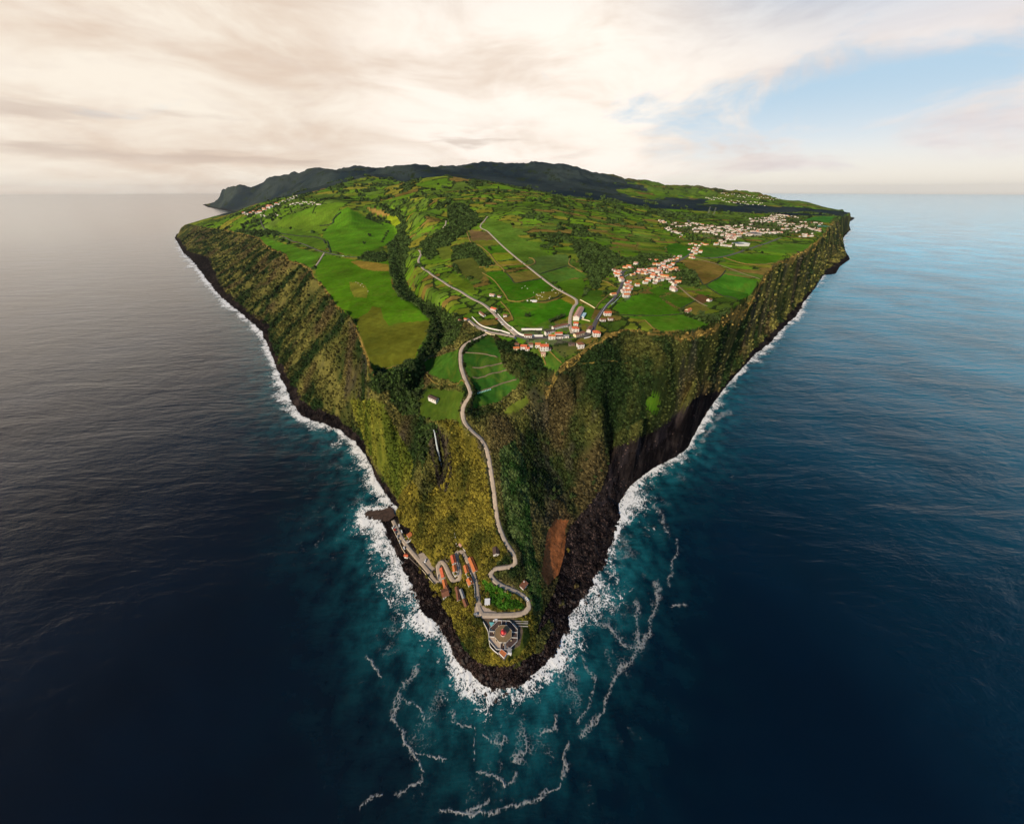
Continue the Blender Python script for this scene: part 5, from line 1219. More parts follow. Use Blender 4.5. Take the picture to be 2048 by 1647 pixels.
# ------------------------------------------------------------------ cars
def make_car(paint, van=False):
    r = empty('car', (0, 0, 0))
    b = MB(); prof = [(-2.1, .35), (-2.12, .75), (-1.95, .92), (-1.0, 1.0), (1.35, 1.02), (2.05, .95), (2.12, .6), (2.08, .35)]
    if van: prof = [(-2.3, .35), (-2.32, .8), (-1.9, 1.0), (-1.5, 1.1), (2.2, 1.15), (2.25, .6), (2.25, .35)]
    n = len(prof)
    Lf = [(x, -.86, z) for x, z in prof]; Rt = [(x, .86, z) for x, z in prof]
    b.poly(Lf[::1]); b.poly(Rt[::-1])
    for i in range(n): j = (i + 1) % n; b.poly([Lf[j], Lf[i], Rt[i], Rt[j]])
    b.build('body', paint, r)
    zt = 1.95 if van else 1.48; x0, x1 = (-1.5, 2.2) if van else (-1.0, 1.5); zb = 1.08 if van else 0.98
    a = [(x0, -.8, zb), (x1, -.8, zb), (x1, .8, zb), (x0, .8, zb)]; t = [(x0 + .55, -.62, zt), (x1 - .3, -.62, zt), (x1 - .3, .62, zt), (x0 + .55, .62, zt)]
    g_ = MB()
    for i in range(4): j = (i + 1) % 4; g_.poly([a[i], a[j], t[j], t[i]])
    g_.build('glazing', glass, r)
    k = MB(); k.prism([(p[0], p[1]) for p in t], zt, zt + .05); k.build('roof', paint, r)
    wm = MB(); wm.v = []; D_ = disc(.33, 10); wm.prism(D_, -.1, .1, bottom=True); wme = wm.mesh('wheel', rubber)
    for x in (-1.35, 1.35):
        for y in (-.82, .82): o = link('wheel', wme, r, (x, y, .33)); o.rotation_euler = (R(90), 0, 0)
    for y in (-.6, .6): h_ = MB(); h_.box(-2.13, y, .68, .06, .35, .16); h_.build('headlight', ROOFS['white'], r)
    return r
CARP = {c: plain('car_paint_' + c, v, 0.3, 0.02, spec=0.5, bstr=0) for c, v in {'white': (.80, .80, .82), 'silver': (.42, .43, .45), 'red': (.45, .04, .03), 'grey': (.12, .12, .13), 'blue': (.05, .09, .20)}.items()}
protos = {}
CARS = [(952,1228.5,8,'silver',False,'silver grey car parked at the left edge of the forecourt'),(991,1240.5,5,'white',True,'white van parked in the lighthouse yard'),(1054,1198,-55,'white',False,'white car driving round the last cape bend'),
 (851,1121.5,80,'white',False,'white car on the small car park by the boulders'),(808.5,1096,-60,'white',False,'white car nearest the tiny red-roofed quay hut'),(799.5,1083,-68,'silver',False,'small pale car fifth in the quay row'),
 (795.5,1073,-66,'silver',False,'silver car fourth in the quay row'),(791.5,1065,-62,'grey',False,'dark grey car third in the quay row'),(790,1059.5,-30,'red',False,'red car second in the quay row'),(787,1054.5,70,'white',False,'white car at the far end of the quay row'),
 (798.5,1051,-65,'white',False,'white car alone on the landward side of the quay'),(803.5,1063,-60,'white',False,'white and red car beside the boat house'),
 (1003,645.5,-35,'white',False,'white car third along the diagonal asphalt road'),(999,641,-35,'silver',False,'silver car second along the diagonal asphalt road'),(993,638,-35,'red',False,'red car first along the diagonal asphalt road'),(1006,650,-35,'white',False,'white car last along the diagonal asphalt road'),
 (1121,675.5,5,'white',False,'white car on the village street before the grey garage'),(1030,677,-50,'blue',False,'blue car at the road fork of the village'),(1024,661,-45,'white',False,'white car at the corner of the village street'),(971,662,-25,'white',False,'white car on the curved terrace road'),(686,512.5,0,'white',False,'white car on the distant left road')]
usedc = set()
for u, v, a, c, van, lab in CARS:
    key = (c, van)
    if key not in protos: protos[key] = make_car(CARP[c], van); o = protos[key]
    else: o = copytree(protos[key])
    p = G(u, v); z = float(H(p[0], p[1])) + 0.14
    if (u, v) == (991, 1240.5): p = W(u, v, 25); z = 25.08
    if 945 < u < 955 and v > 1220: z = 27.02
    if u == 851: z = 9.04
    if u > 790 and u < 815 or u < 792: z = max(z, float(H(p[0], p[1])) + .14)
    o.location = (p[0], p[1], z); o.rotation_euler = (0, 0, R(a)); tag(o, lab, 'car', 'cars parked and driving')
    if math.hypot(p[0], p[1]) > 900: o.scale = (1.6,) * 3

# ------------------------------------------------------------------ waterfall
L = []
for k, (u, v, z) in enumerate([(868,858,116),(870,864,112),(872,875,104),(874,888,94),(877,903,82),(880,918,70),(883,932,58),(886,943,50)]):
    x, y, _ = W(u, v, z); L.append((x, y, z))
L = dense(L, 1.2); wm_, N, bb, oo = newmat('falling_water'); g = N.node('ShaderNodeNewGeometry').outputs['Position']; gx_, gy_, gz_ = N.sep(g)
st_ = N.noise(N.comb(N.math('MULTIPLY', gx_, 3.0), N.math('MULTIPLY', gy_, 3.0), N.math('MULTIPLY', gz_, 0.25)), 1.0, 5, 0.65)
N.put(bb.inputs['Base Color'], N.mix(N.ramp(st_, 0.35, 0.65), (0.16, 0.24, 0.30), (0.85, 0.90, 0.93))); bb.inputs['Roughness'].default_value = 0.5
cols_ = []; fcs = []; rnd2 = random.Random(3)
vs = []
for i, p in enumerate(L):
    wdt = 0.6 + 1.2 * (i / len(L))
    for s_ in (-1, -.4, .4, 1): vs.append((p[0] + s_ * wdt, p[1] - 1.9 + rnd2.uniform(-.15, .15) - (0.5 if abs(s_) < .5 else 0), p[2] + 1.0 + rnd2.uniform(-.2, .2)))
for i in range(len(L) - 1):
    for j in range(3): fcs.append((i * 4 + j, i * 4 + j + 1, (i + 1) * 4 + j + 1, (i + 1) * 4 + j))
o = npmesh('waterfall', vs, fcs, wm_, smooth=True); tag(o, 'thin white waterfall dropping into the dark gorge', 'waterfall')
pm = plain('pool_water', (0.006, 0.012, 0.016), 0.08, 0.1, spec=0.5); b = MB(); c0 = W(886, 955, 48); pl_ = [(5.0 * math.cos(t_) * (1 + .2 * math.sin(3 * t_)), 7 * math.sin(t_)) for t_ in np.linspace(0, 2 * math.pi, 16, endpoint=False)]
b.prism(pl_, -1, 0); o = b.build('pool', pm); o.location = (c0[0], c0[1], 49.0); tag(o, kind='structure')

# ------------------------------------------------------------------ plants: clump shapes
def leafy(seed, n=70, squash=0.8, leaf=0.34, core=True, name='clump', mat=None, spiky=False):
    rg = np.random.RandomState(seed); v = []; f = []
    if core:
        g = []
        import bmesh
        bm = bmesh.new(); bmesh.ops.create_icosphere(bm, subdivisions=2, radius=0.72)
        for q_ in bm.verts:
            k = 1 + 0.45 * float(vnoise(np.array([q_.co.x * 2.3 + seed]), np.array([q_.co.y * 2.3 + q_.co.z * 3.1]), seed)[0]) - 0.25
            q_.co *= k; q_.co.z = q_.co.z * squash + 0.45
        v = [tuple(q_.co) for q_ in bm.verts]; f = [tuple(x.index for x in p.verts) for p in bm.faces]; bm.free()
    for _ in range(n):
        dd = rg.normal(size=3); dd /= np.linalg.norm(dd); 
        if dd[2] < -0.5: dd[2] *= -1
        c = dd * rg.uniform(.72, 1.05); c[2] = c[2] * squash + .45
        t1 = rg.normal(size=3); t1 /= np.linalg.norm(t1); t2 = np.cross(dd, t1); s_ = leaf * rg.uniform(.5, 1.2)
        b0 = len(v); v += [tuple(c + t1 * s_), tuple(c - t1 * s_ * .6 + t2 * s_ * .7), tuple(c - t1 * s_ * .6 - t2 * s_ * .7)]; f.append((b0, b0 + 1, b0 + 2))
    me = bpy.data.meshes.new(name); me.from_pydata(v, [], f); me.update(); me.materials.append(mat or clump_m); return me
def boulder_mesh(seed, mat):
    import bmesh
    bm = bmesh.new(); bmesh.ops.create_icosphere(bm, subdivisions=2, radius=1.0); rg = np.random.RandomState(seed)
    pl = [(rg.normal(size=3)) for _ in range(7)]
    for q_ in bm.verts:
        c = np.array(q_.co)
        for p_ in pl:
            n_ = p_ / np.linalg.norm(p_); dd = c @ n_
            if dd > 0.68: c = c - n_ * (dd - 0.68) * 0.85
        q_.co = c * np.array([1.0, 0.8, 0.65])
    me = bpy.data.meshes.new('boulder'); bm.to_mesh(me); bm.free(); me.materials.append(mat); return me
def scatter(name, label, cat, P_, sc, cols, me):
    n = len(P_); m = bpy.data.meshes.new(name); m.vertices.add(n); m.vertices.foreach_set('co', np.asarray(P_, np.float32).ravel())
    rg = np.random.RandomState(n)
    a = m.attributes.new('sc', 'FLOAT_VECTOR', 'POINT'); s3 = np.stack([sc * rg.uniform(.8, 1.25, n), sc * rg.uniform(.8, 1.25, n), sc * rg.uniform(.75, 1.2, n)], -1); a.data.foreach_set('vector', s3.astype(np.float32).ravel())
    a = m.attributes.new('rot', 'FLOAT_VECTOR', 'POINT'); r3 = np.stack([rg.uniform(-.2, .2, n), rg.uniform(-.2, .2, n), rg.uniform(0, 6.28, n)], -1); a.data.foreach_set('vector', r3.astype(np.float32).ravel())
    a = m.attributes.new('col', 'FLOAT_COLOR', 'POINT'); a.data.foreach_set('color', np.c_[cols, np.ones(n)].astype(np.float32).ravel())
    o = bpy.data.objects.new(name, m); COL.objects.link(o); tag(o, label, cat, kind='stuff')
    pr = bpy.data.objects.new(name + '_shape', me)
    ng = bpy.data.node_groups.new(name, 'GeometryNodeTree'); ng.interface.new_socket('Geometry', in_out='INPUT', socket_type='NodeSocketGeometry'); ng.interface.new_socket('Geometry', in_out='OUTPUT', socket_type='NodeSocketGeometry')
    gi = ng.nodes.new('NodeGroupInput'); go = ng.nodes.new('NodeGroupOutput'); ip = ng.nodes.new('GeometryNodeInstanceOnPoints'); oi = ng.nodes.new('GeometryNodeObjectInfo'); oi.inputs[0].default_value = pr
    mp = ng.nodes.new('GeometryNodeMeshToPoints'); ng.links.new(gi.outputs[0], mp.inputs[0]); ng.links.new(mp.outputs[0], ip.inputs['Points']); ng.links.new(oi.outputs['Geometry'], ip.inputs['Instance'])
    for nm_, sk in (('sc', 'Scale'), ('rot', 'Rotation')):
        na = ng.nodes.new('GeometryNodeInputNamedAttribute'); na.data_type = 'FLOAT_VECTOR'; na.inputs[0].default_value = nm_
        ng.links.new(na.outputs[0], ip.inputs[sk])
    ng.links.new(ip.outputs[0], go.inputs[0])
    md = o.modifiers.new('scatter', 'NODES'); md.node_group = ng
    return o
rg = np.random.RandomState(11)
cell = (RR * (AZ[1] - AZ[0])) * np.gradient(RR, axis=0)
def pick(mask, n, wgt=None):
    ii = np.nonzero(mask.ravel())[0]
    if len(ii) == 0: return ii
    w_ = (wgt.ravel()[ii] if wgt is not None else np.ones(len(ii))); w_ = w_ / w_.sum()
    n = min(n, int((w_ > 0).sum())); return rg.choice(ii, n, replace=False, p=w_)
def jit(ii, sink=0.3, sc=None):
    i, j = np.unravel_index(ii, Zt.shape); r = RS[i] + (rg.rand(len(i)) - .5) * np.gradient(RS)[i]; a = AZ[j] + (rg.rand(len(i)) - .5) * (AZ[1] - AZ[0])
    x = r * np.sin(a); y = r * np.cos(a); return np.stack([x, y, H(x, y)], -1)
vis = (VV < 1660) & (UU > 300) & (UU < 1750) & (RR < 4200)
roadfree = ~ROADMASK
near_road = np.zeros_like(ROADMASK)
for nm in ('cape', 'quay', 'terrace', 'village', 'street'):
    L_ = RD[nm][0]; m = (RR < 700); dd = seg_dist(XX[m], YY[m], L_[::2]); t_ = np.zeros_like(near_road); t_[m] = dd < RD[nm][1] + 1.3; near_road |= t_
built = inpoly(UU, VV, [(962,1234),(1042,1236),(1048,1262),(1042,1292),(1010,1324),(978,1298)]) | inpoly(UU, VV, forecourt) | inpoly(UU, VV, carpark)
hous_px = [(a[0] + a[2]) / 2 for a in tip]; hm = np.zeros_like(built)
for a in tip:
    hu, hv = (a[0] + a[2]) / 2, (a[1] + a[3]) / 2; rad = max(a[4], math.hypot(a[2] - a[0], a[3] - a[1])) * 0.62 + 2; hm |= np.hypot(UU - hu, VV - hv) < rad
bare = near_road | built | hm | soil | lawn
scrub = (CLS == 0) & ~ROCK & ~bare & vis & (Zt > 5) & (VV > 440)
pixm = np.clip(PIX, 0.4, 4)
# shrubs
cl1 = leafy(1, 60, 0.75, 0.42); cl2 = leafy(2, 80, 0.9, 0.36); cl3 = leafy(3, 60, 1.2, 0.4)
wgt = np.where(VV > 640, 1.0, 0.45) * np.clip(0.3 + 1.3 * (fbm(XX, YY, 22, 3, 150) + 0.25), 0.05, 1.5) * np.where(lawn, 0, 1)
ii = pick(scrub, 46000, wgt); P_ = jit(ii); sc = pixm.ravel()[ii] * rg.uniform(1.0, 3.6, len(ii)); sc = np.clip(sc, 0.6, 6)
co = Cc.reshape(-1, 3)[ii] * (rg.uniform(0.3, 1.0, len(ii)) ** 1.5 * 2.6)[:, None]; P_[:, 2] -= 0.3 * sc
k = len(ii) // 2
scatter('shrubbery', 'dense green and golden shrubs covering the cape and cliffs', 'shrubbery', P_[:k], sc[:k], co[:k], cl1)
scatter('undergrowth', 'mixed leafy undergrowth on the slopes around the cape', 'undergrowth', P_[k:], sc[k:], co[k:], cl2)
# woods as a mass plus hedgerow bushes
wm = WOOD & ~bare & vis; ii = pick(wm, 15000, np.clip(PIX, .3, 3)); P_ = jit(ii); sc = np.clip(pixm.ravel()[ii] * rg.uniform(1.6, 3.4, len(ii)), 1.5, 9); co = np.array([0.034, 0.058, 0.015]) * rg.uniform(0.35, 2.4, len(ii))[:, None]; P_[:, 2] -= .2 * sc
scatter('woodland', 'dark evergreen woodland filling the ravines between the fields', 'woodland', P_, sc, co, cl3)
he = HEDGE & ~bare & (VV < 1000) & (UU > 350) & (UU < 1720) & (RR < 4500) & (Zt > 60) & ~MT; ii = pick(he, 12000); P_ = jit(ii); sc = np.clip(pixm.ravel()[ii] * rg.uniform(0.4, 0.9, len(ii)), 0.7, 4); co = Cc.reshape(-1, 3)[ii] * rg.uniform(0.7, 1.5, len(ii))[:, None]; P_[:, 2] -= .3 * sc
scatter('hedgerow_bushes', 'low dark bushes lining the field boundaries of the plateau', 'bushes', P_, sc, co, cl1)

gard = (inpoly(UU, VV, [(1310,445),(1380,446),(1440,450),(1500,440),(1545,428),(1610,436),(1650,450),(1645,466),(1560,474),(1500,478),(1440,492),(1370,480),(1320,460)]) | inpoly(UU, VV, [(1222,532),(1260,525),(1300,515),(1365,512),(1375,560),(1345,590),(1300,572),(1265,605),(1222,600)]) | inpoly(UU, VV, [(1050,700),(1165,690),(1185,670),(1230,630),(1235,650),(1180,690),(1130,725),(1095,700)]) | inpoly(UU, VV, [(480,420),(600,385),(650,405),(560,438),(500,440)])) & ~near_road
ii = pick(gard, 2600, PIX ** 0.5); P_ = jit(ii); sc = np.clip(pixm.ravel()[ii] * rg.uniform(0.8, 1.8, len(ii)), 1.0, 6); co = np.array([0.030, 0.052, 0.014]) * rg.uniform(0.4, 2.0, len(ii))[:, None]
scatter('garden_greenery', 'dark bushes and small trees filling the gardens between village houses', 'greenery', P_, sc, co, cl3)

# field hedges drawn one by one
HED = [([(933,460),(936,470),(944,487),(960,492),(978,507),(992,525),(1005,537),(1010,545)],'dry golden hedge down the left side of the striped terraces'),
 ([(965,546),(985,558),(1000,575),(1012,592),(1018,601),(1040,603),(1057,598),(1070,593)],'long golden hedge round the lower left of the vivid green field'),
 ([(958,535),(975,533),(1000,531),(1025,530),(1046,527)],'golden hedge above the olive strip left of the straight lane'),
 ([(1049,531),(1060,531),(1070,526),(1066,518),(1058,516)],'golden hooked hedge right of the straight lane'),
 ([(1002,604),(1010,612),(1020,625),(1027,640)],'golden hedge sloping to the village from the vivid field'),
 ([(1075,603),(1090,602),(1110,596),(1124,588)],'dark hedge under the grazed patch'),
 ([(1165,545),(1150,537),(1138,528),(1140,518)],'golden hedge at the scrub right of the blue-green field'),
 ([(1192,616),(1200,605),(1210,596),(1218,590)],'bushy golden hedge left of the climbing road'),
 ([(1014,548),(1022,556),(1031,566),(1056,562),(1083,557)],'dark hedge round the brown-olive plot'),
 ([(1080,548),(1105,541),(1133,533),(1150,538)],'dark hedge across the blue-green field'),
 ([(1200,560),(1215,565),(1232,575)],'golden hedge behind the middle hamlet'),
 ([(1391,548),(1400,560),(1408,570),(1425,562),(1441,553),(1451,541)],'dark hedge round the foot of the brown field'),
 ([(1413,572),(1430,584),(1446,592),(1460,594),(1476,600)],'dark hedge below the vivid cliff-top field'),
 ([(1241,630),(1280,631),(1320,631),(1364,628)],'dark hedge between the two lowest cliff-top fields'),
 ([(1364,616),(1376,609),(1391,602)],'dark hedge beside the tan plot of the cliff-top fields'),
 ([(1290,640),(1300,650),(1310,660)],'golden hedge at the left end of the lowest cliff-top field'),
 ([(1447,515),(1480,526),(1510,530),(1545,527)],'golden hedge below the long cliff-top field'),
 ([(1160,708),(1178,692),(1190,685)],'golden hedge on the rim below the lay-by'),
 ([(1113,755),(1120,745),(1135,735),(1150,727),(1160,718)],'golden hedge ridge above the wooded slope'),
 ([(1103,775),(1108,765),(1114,755)],'short golden hedge at the upper end of the wooded slope'),
 ([(1158,722),(1190,724),(1225,722),(1260,722)],'dry hedge line crossing the wooded slope'),
 ([(655,482),(660,500),(662,506)],'dark hedge ending at the left road'),([(640,452),(665,447),(668,438),(682,425)],'dark hedge climbing left of the largest pasture'),
 ([(552,462),(580,470),(605,473),(640,477),(652,487)],'dark hedge across the long left pastures'),
 ([(850,745),(865,762),(885,770),(905,768),(930,764)],'golden hedge curving above the solitary white house'),
 ([(848,723),(870,712),(895,700),(918,694)],'grey hedge from the ravine up to the cape road'),
 ([(745,742),(770,740),(800,732),(825,722)],'golden grass bank along the end of the olive field'),
 ([(1075,695),(1085,712),(1092,730)],'hedge left of the garden plots below the village'),([(1100,702),(1112,715),(1124,727)],'hedge between the garden plots below the village'),
 ([(1120,735),(1135,722),(1152,712),(1170,700)],'hedge right of the garden plots below the village')]
hedg_m = {}
for nm_, c_ in (('golden', (0.170, 0.125, 0.026)), ('dark', (0.024, 0.040, 0.010)), ('grey', (0.11, 0.10, 0.06))): hedg_m[nm_] = plain('hedge_' + nm_, c_, 0.95, 0.5, 1.0, bstr=0.8)
def hedge(pl, lab):
    wp = [G(u, v) for u, v in pl]; s_ = ppm(wp[len(wp) // 2]); L_ = dense(wp, 1.2 / s_ * 1.4 + 0.6); L_[:, 2] = H(L_[:, 0], L_[:, 1])
    wd = max(1.0, 1.5 / s_); c0 = L_[0].copy(); v = []; f = []; rg_ = np.random.RandomState(len(lab) + int(c0[0]) % 97)
    t = np.gradient(L_[:, :2], axis=0); t /= np.hypot(t[:, 0], t[:, 1])[:, None] + 1e-9; n = np.stack([-t[:, 1], t[:, 0]], -1)
    prof = [(-1, -.4), (-.95, .5), (-.4, 1.0), (.35, .95), (.95, .45), (1, -.4)]
    for i, p in enumerate(L_):
        kk = rg_.uniform(.6, 1.25)
        for a, h_ in prof: w2 = wd * (kk if h_ > 0 else 1) * rg_.uniform(.75, 1.2); v.append((p[0] - c0[0] + n[i][0] * a * w2, p[1] - c0[1] + n[i][1] * a * w2, p[2] - c0[2] + h_ * wd * 1.1 * kk * rg_.uniform(.8, 1.2)))
    for i in range(len(L_) - 1):
        for j in range(5): f.append((i * 6 + j, i * 6 + j + 1, (i + 1) * 6 + j + 1, (i + 1) * 6 + j))
    o = npmesh('hedge', v, f, hedg_m['dark' if 'dark' in lab else ('grey' if 'grey' in lab else 'golden')]); o.location = c0; tag(o, lab, 'hedge', 'hedges and banks between the fields')
for pl, lab in HED: hedge(pl, lab)

# trees one by one
treemat = {}
def treemt(nm, col):
    m, N, b, o = newmat(nm); g = N.node('ShaderNodeNewGeometry').outputs['Position']; oi = N.node('ShaderNodeObjectInfo').outputs['Random']
    f = N.math('MULTIPLY', N.ramp(N.noise(g, 1.1, 4, 0.65), 0.3, 0.7, 0.5, 1.6, False), N.math('ADD', N.math('MULTIPLY', oi, 0.7), 0.65)); N.put(b.inputs['Base Color'], N.mix(1.0, tuple(col), N.comb(f, f, f), 'MULTIPLY')); b.inputs['Roughness'].default_value = 0.9; b.inputs['Specular IOR Level'].default_value = 0.2; return m
tm = {'dark': treemt('evergreen_leaves', (0.038, 0.062, 0.017)), 'gold': treemt('golden_leaves', (0.135, 0.105, 0.018)), 'green': treemt('green_leaves', (0.040, 0.065, 0.018))}
def crown(seed, mat, tall):
    rg_ = np.random.RandomState(seed); v = []; f = []
    for _ in range(9):
        c = np.array([rg_.normal() * .42, rg_.normal() * .42, rg_.uniform(.5, 1.5) * tall]); s_ = rg_.uniform(.42, .7) * (1.25 - 0.35 * c[2] / tall)
        for _k in range(34):
            dd = rg_.normal(size=3); dd /= np.linalg.norm(dd); p = c + dd * s_ * rg_.uniform(.6, 1.0); t1 = rg_.normal(size=3); t1 /= np.linalg.norm(t1); t2 = np.cross(dd, t1); q_ = .2 * rg_.uniform(.6, 1.3)
            b0 = len(v); v += [tuple(p + t1 * q_), tuple(p - t1 * q_ * .5 + t2 * q_ * .8), tuple(p - t1 * q_ * .5 - t2 * q_ * .8)]; f.append((b0, b0 + 1, b0 + 2))
    me = bpy.data.meshes.new('crown'); me.from_pydata(v, [], f); me.update(); me.materials.append(mat); return me
tb = MB()
for i in range(3):
    z0, z1 = i * .35, (i + 1) * .35; r0, r1 = .13 - .035 * i, .13 - .035 * (i + 1); A_ = [(math.cos(t_), math.sin(t_)) for t_ in np.linspace(0, 2 * math.pi, 7)[:-1]]
    for k in range(6): a, c = A_[k], A_[(k + 1) % 6]; tb.poly([(a[0] * r0, a[1] * r0, z0), (c[0] * r0, c[1] * r0, z0), (c[0] * r1, c[1] * r1, z1), (a[0] * r1, a[1] * r1, z1)])
for an in (0.4, 2.5, 4.4):
    tb.poly([(0, 0, .55), (.05, 0, .5), (.5 * math.cos(an), .5 * math.sin(an), 1.05)]); tb.poly([(0, .05, .55), (0, -.03, .5), (.5 * math.cos(an), .5 * math.sin(an), 1.05)])
trunk_me = tb.mesh('trunk', bark)
crowns = {'dark': [crown(i, tm['dark'], 1.1) for i in range(4)], 'gold': [crown(10 + i, tm['gold'], .8) for i in range(3)], 'green': [crown(20 + i, tm['green'], .9) for i in range(3)]}
def tree(x, y, s_, kind, lab, grp):
    z = float(H(x, y)) - 0.15 * s_
    t_ = empty('tree', (x, y, z), rnd.uniform(0, 6.28), lab, 'tree', grp); t_.scale = (s_, s_, s_)
    link('trunk', trunk_me, t_); link('crown', rnd.choice(crowns[kind]), t_)
ii = pick(WOOD & ~bare & vis & (RR < 900) & (UU < 960), 120, np.clip(1 / PIX, 0, 2))
def sized(s_, lo, hi): return 'tall' if s_ > lo + (hi - lo) * .66 else 'middling' if s_ > lo + (hi - lo) * .33 else 'small'
for x, y, _ in jit(ii):
    s_ = rnd.uniform(3.2, 5.5); v_ = float(proj(x, y, H(x, y))[1])
    pl_ = 'at the top of the ravine by the tan field' if v_ < 500 else 'in the ravine beside the oval patch pasture' if v_ < 600 else 'on the ravine bank next to the olive field' if v_ < 720 else 'at the ravine mouth above the waterfall'
    tree(x, y, s_, 'dark', sized(s_, 3.2, 5.5) + ' dark evergreen tree ' + pl_, 'trees of the left ravine')
ii = pick(WOOD & ~bare & vis & (RR < 1600) & (UU > 960), 40, np.clip(1 / PIX, 0, 2))
for x, y, _ in jit(ii): tree(x, y, rnd.uniform(3.5, 6), 'dark', 'dark evergreen tree in the copse behind the village', 'trees of the village copse')
gsel = GOLD & ~bare & (VV > 860) & (VV < 1320); ii = pick(gsel, 60, 1 / PIX)
for x, y, _ in jit(ii):
    s_ = rnd.uniform(1.6, 2.8); v_ = float(proj(x, y, H(x, y))[1])
    tree(x, y, s_, 'gold', sized(s_, 1.6, 2.8) + ' golden-leaved bushy tree ' + ('between waterfall and cape road' if v_ < 980 else 'above the hairpin lanes' if v_ < 1090 else 'among the houses of the hairpin lanes' if v_ < 1220 else 'on the slope round the lighthouse'), 'golden trees of the cape')
ii = pick(scrub & (UU > 1080) & (VV > 690) & (VV < 1000), 60, 1 / PIX)
for x, y, _ in jit(ii):
    s_ = rnd.uniform(2.2, 3.8); v_ = float(proj(x, y, H(x, y))[1])
    tree(x, y, s_, 'green', sized(s_, 2.2, 3.8) + ' green tree ' + ('high on the slope just below the village' if v_ < 780 else 'halfway down the wooded slope' if v_ < 890 else 'low on the slope above the black rocks'), 'trees of the wooded slope')
for u, v, s_, lab in [(740,473,9,'round dark tree standing alone in the largest pasture'),(729,488,7,'small dark tree near the lower edge of the largest pasture'),(750,442,9,'dark tree at the tan field corner'),(758,437,10,'tallest dark tree beside the tan field'),(1055,634,4.5,'bare brown tree in the green field behind the walled yard'),(980,500,6,'dark round tree in the vivid strip field'),(1136,1100,2.2,'pale green bush tree on the rust-coloured soil')]:
    p = G(u, v); tree(p[0], p[1], s_, 'dark' if u != 1136 else 'gold', lab, None)
for (u0, v0), (u1, v1), n, lab in [((765,485),(776,465),6,'tree of the short dark row right of the largest pasture'),((733,437),(765,450),9,'tree of the dark row below the tan field'),((1100,645),(1125,634),7,'tree of the hedgerow above the long brown row houses')]:
    for k in range(n):
        p = G(u0 + (u1 - u0) * k / (n - 1), v0 + (v1 - v0) * k / (n - 1)); tree(p[0], p[1], rnd.uniform(.9, 1.2) * (6 if v0 < 600 else 3.2), 'dark', lab, lab.replace('tree of', 'trees of'))

# ------------------------------------------------------------------ air
b = MB(); b.box(0, 0, 485, 126000, 126000, 1030); hz = bpy.data.materials.new('haze'); hz.use_nodes = True; hz.node_tree.nodes.clear()
ho = hz.node_tree.nodes.new('ShaderNodeOutputMaterial'); hv = hz.node_tree.nodes.new('ShaderNodeVolumePrincipled'); hv.inputs['Density'].default_value = 0.7e-5; hv.inputs['Color'].default_value = (0.96, 0.98, 1.0, 1); hv.inputs['Anisotropy'].default_value = 0.2
hz.node_tree.links.new(hv.outputs[0], ho.inputs['Volume']); o = b.build('haze', hz); tag(o, 'thin blue air between the cape and the far hills', 'haze', kind='stuff')
S.cycles.volume_bounces = 0
# ------------------------------------------------------------------ shore boulders
bme = boulder_mesh(1, rock_m); bm1 = plain('basalt', (0.030, 0.022, 0.020), 0.75, 0.5, 0.8); bset = [boulder_mesh(5 + i, bm1) for i in range(4)]
rb = ROCK & (RR < 900) & (Zt > -0.2) & ~bare; ii = pick(rb, 9000, np.clip(300 / RR, .2, 3)); P_ = jit(ii); sc = np.clip(pixm.ravel()[ii] * rg.uniform(0.8, 2.3, len(ii)), 0.4, 3); co = Cc.reshape(-1, 3)[ii] * (0.4 + 3.6 * rg.rand(len(ii)) ** 3)[:, None] * np.array([1.12, .95, .88])
scatter('shore_boulders', 'heaped black volcanic boulders along the whole shoreline', 'boulders', P_, sc, co, bme)
rb = ROCK & (RR < 320) & (Zt > -0.5) & ~bare & (VV > 1180); ii = pick(rb, 110, 1 / PIX)
for x, y, z in jit(ii):
    o = link('boulder', rnd.choice(bset), None, (x, y, float(H(x, y)) + .2), rnd.uniform(0, 6.3), rnd.uniform(1.1, 2.5)); tag(o, ('large' if o.scale.x > 1.8 else 'smaller') + ' black boulder ' + ('on the left shore below the hairpin houses' if x < -25 else 'on the shore right of the lighthouse' if x > 22 else 'on the very tip below the lighthouse'), 'boulder', 'boulders of the cape tip')
for u, v in [(731,1027),(736,1022),(744,1020),(752,1020),(760,1019),(770,1016),(733,1034),(740,1037),(748,1039),(757,1040),(764,1043),(772,1045),(778,1014),(784,1010),(789,1008)]:
    p = W(u, v, 0.6); o = link('boulder', rnd.choice(bset), None, (p[0], p[1], .7), rnd.uniform(0, 6.3), rnd.uniform(1.2, 2.6)); tag(o, 'black boulder piled against the brown landing quay', 'boulder', 'boulders round the quay')
fsel = (foam > 0.6) & (R3 < 300) & (d3 < 9) & (h3 < 0); jj = rg.choice(np.nonzero(fsel.ravel())[0], 60, replace=False)
for k in jj:
    o = link('boulder', rnd.choice(bset), None, (X3.ravel()[k], Y3.ravel()[k], rnd.uniform(-.2, .6)), rnd.uniform(0, 6.3), rnd.uniform(0.8, 2.2)); tag(o, ('large' if o.scale.x > 1.5 else 'small') + ' black boulder standing in the white surf ' + ('left of the cape' if o.location.x < -20 else 'right of the cape' if o.location.x > 25 else 'at the foot of the cape'), 'boulder', 'boulders in the surf')

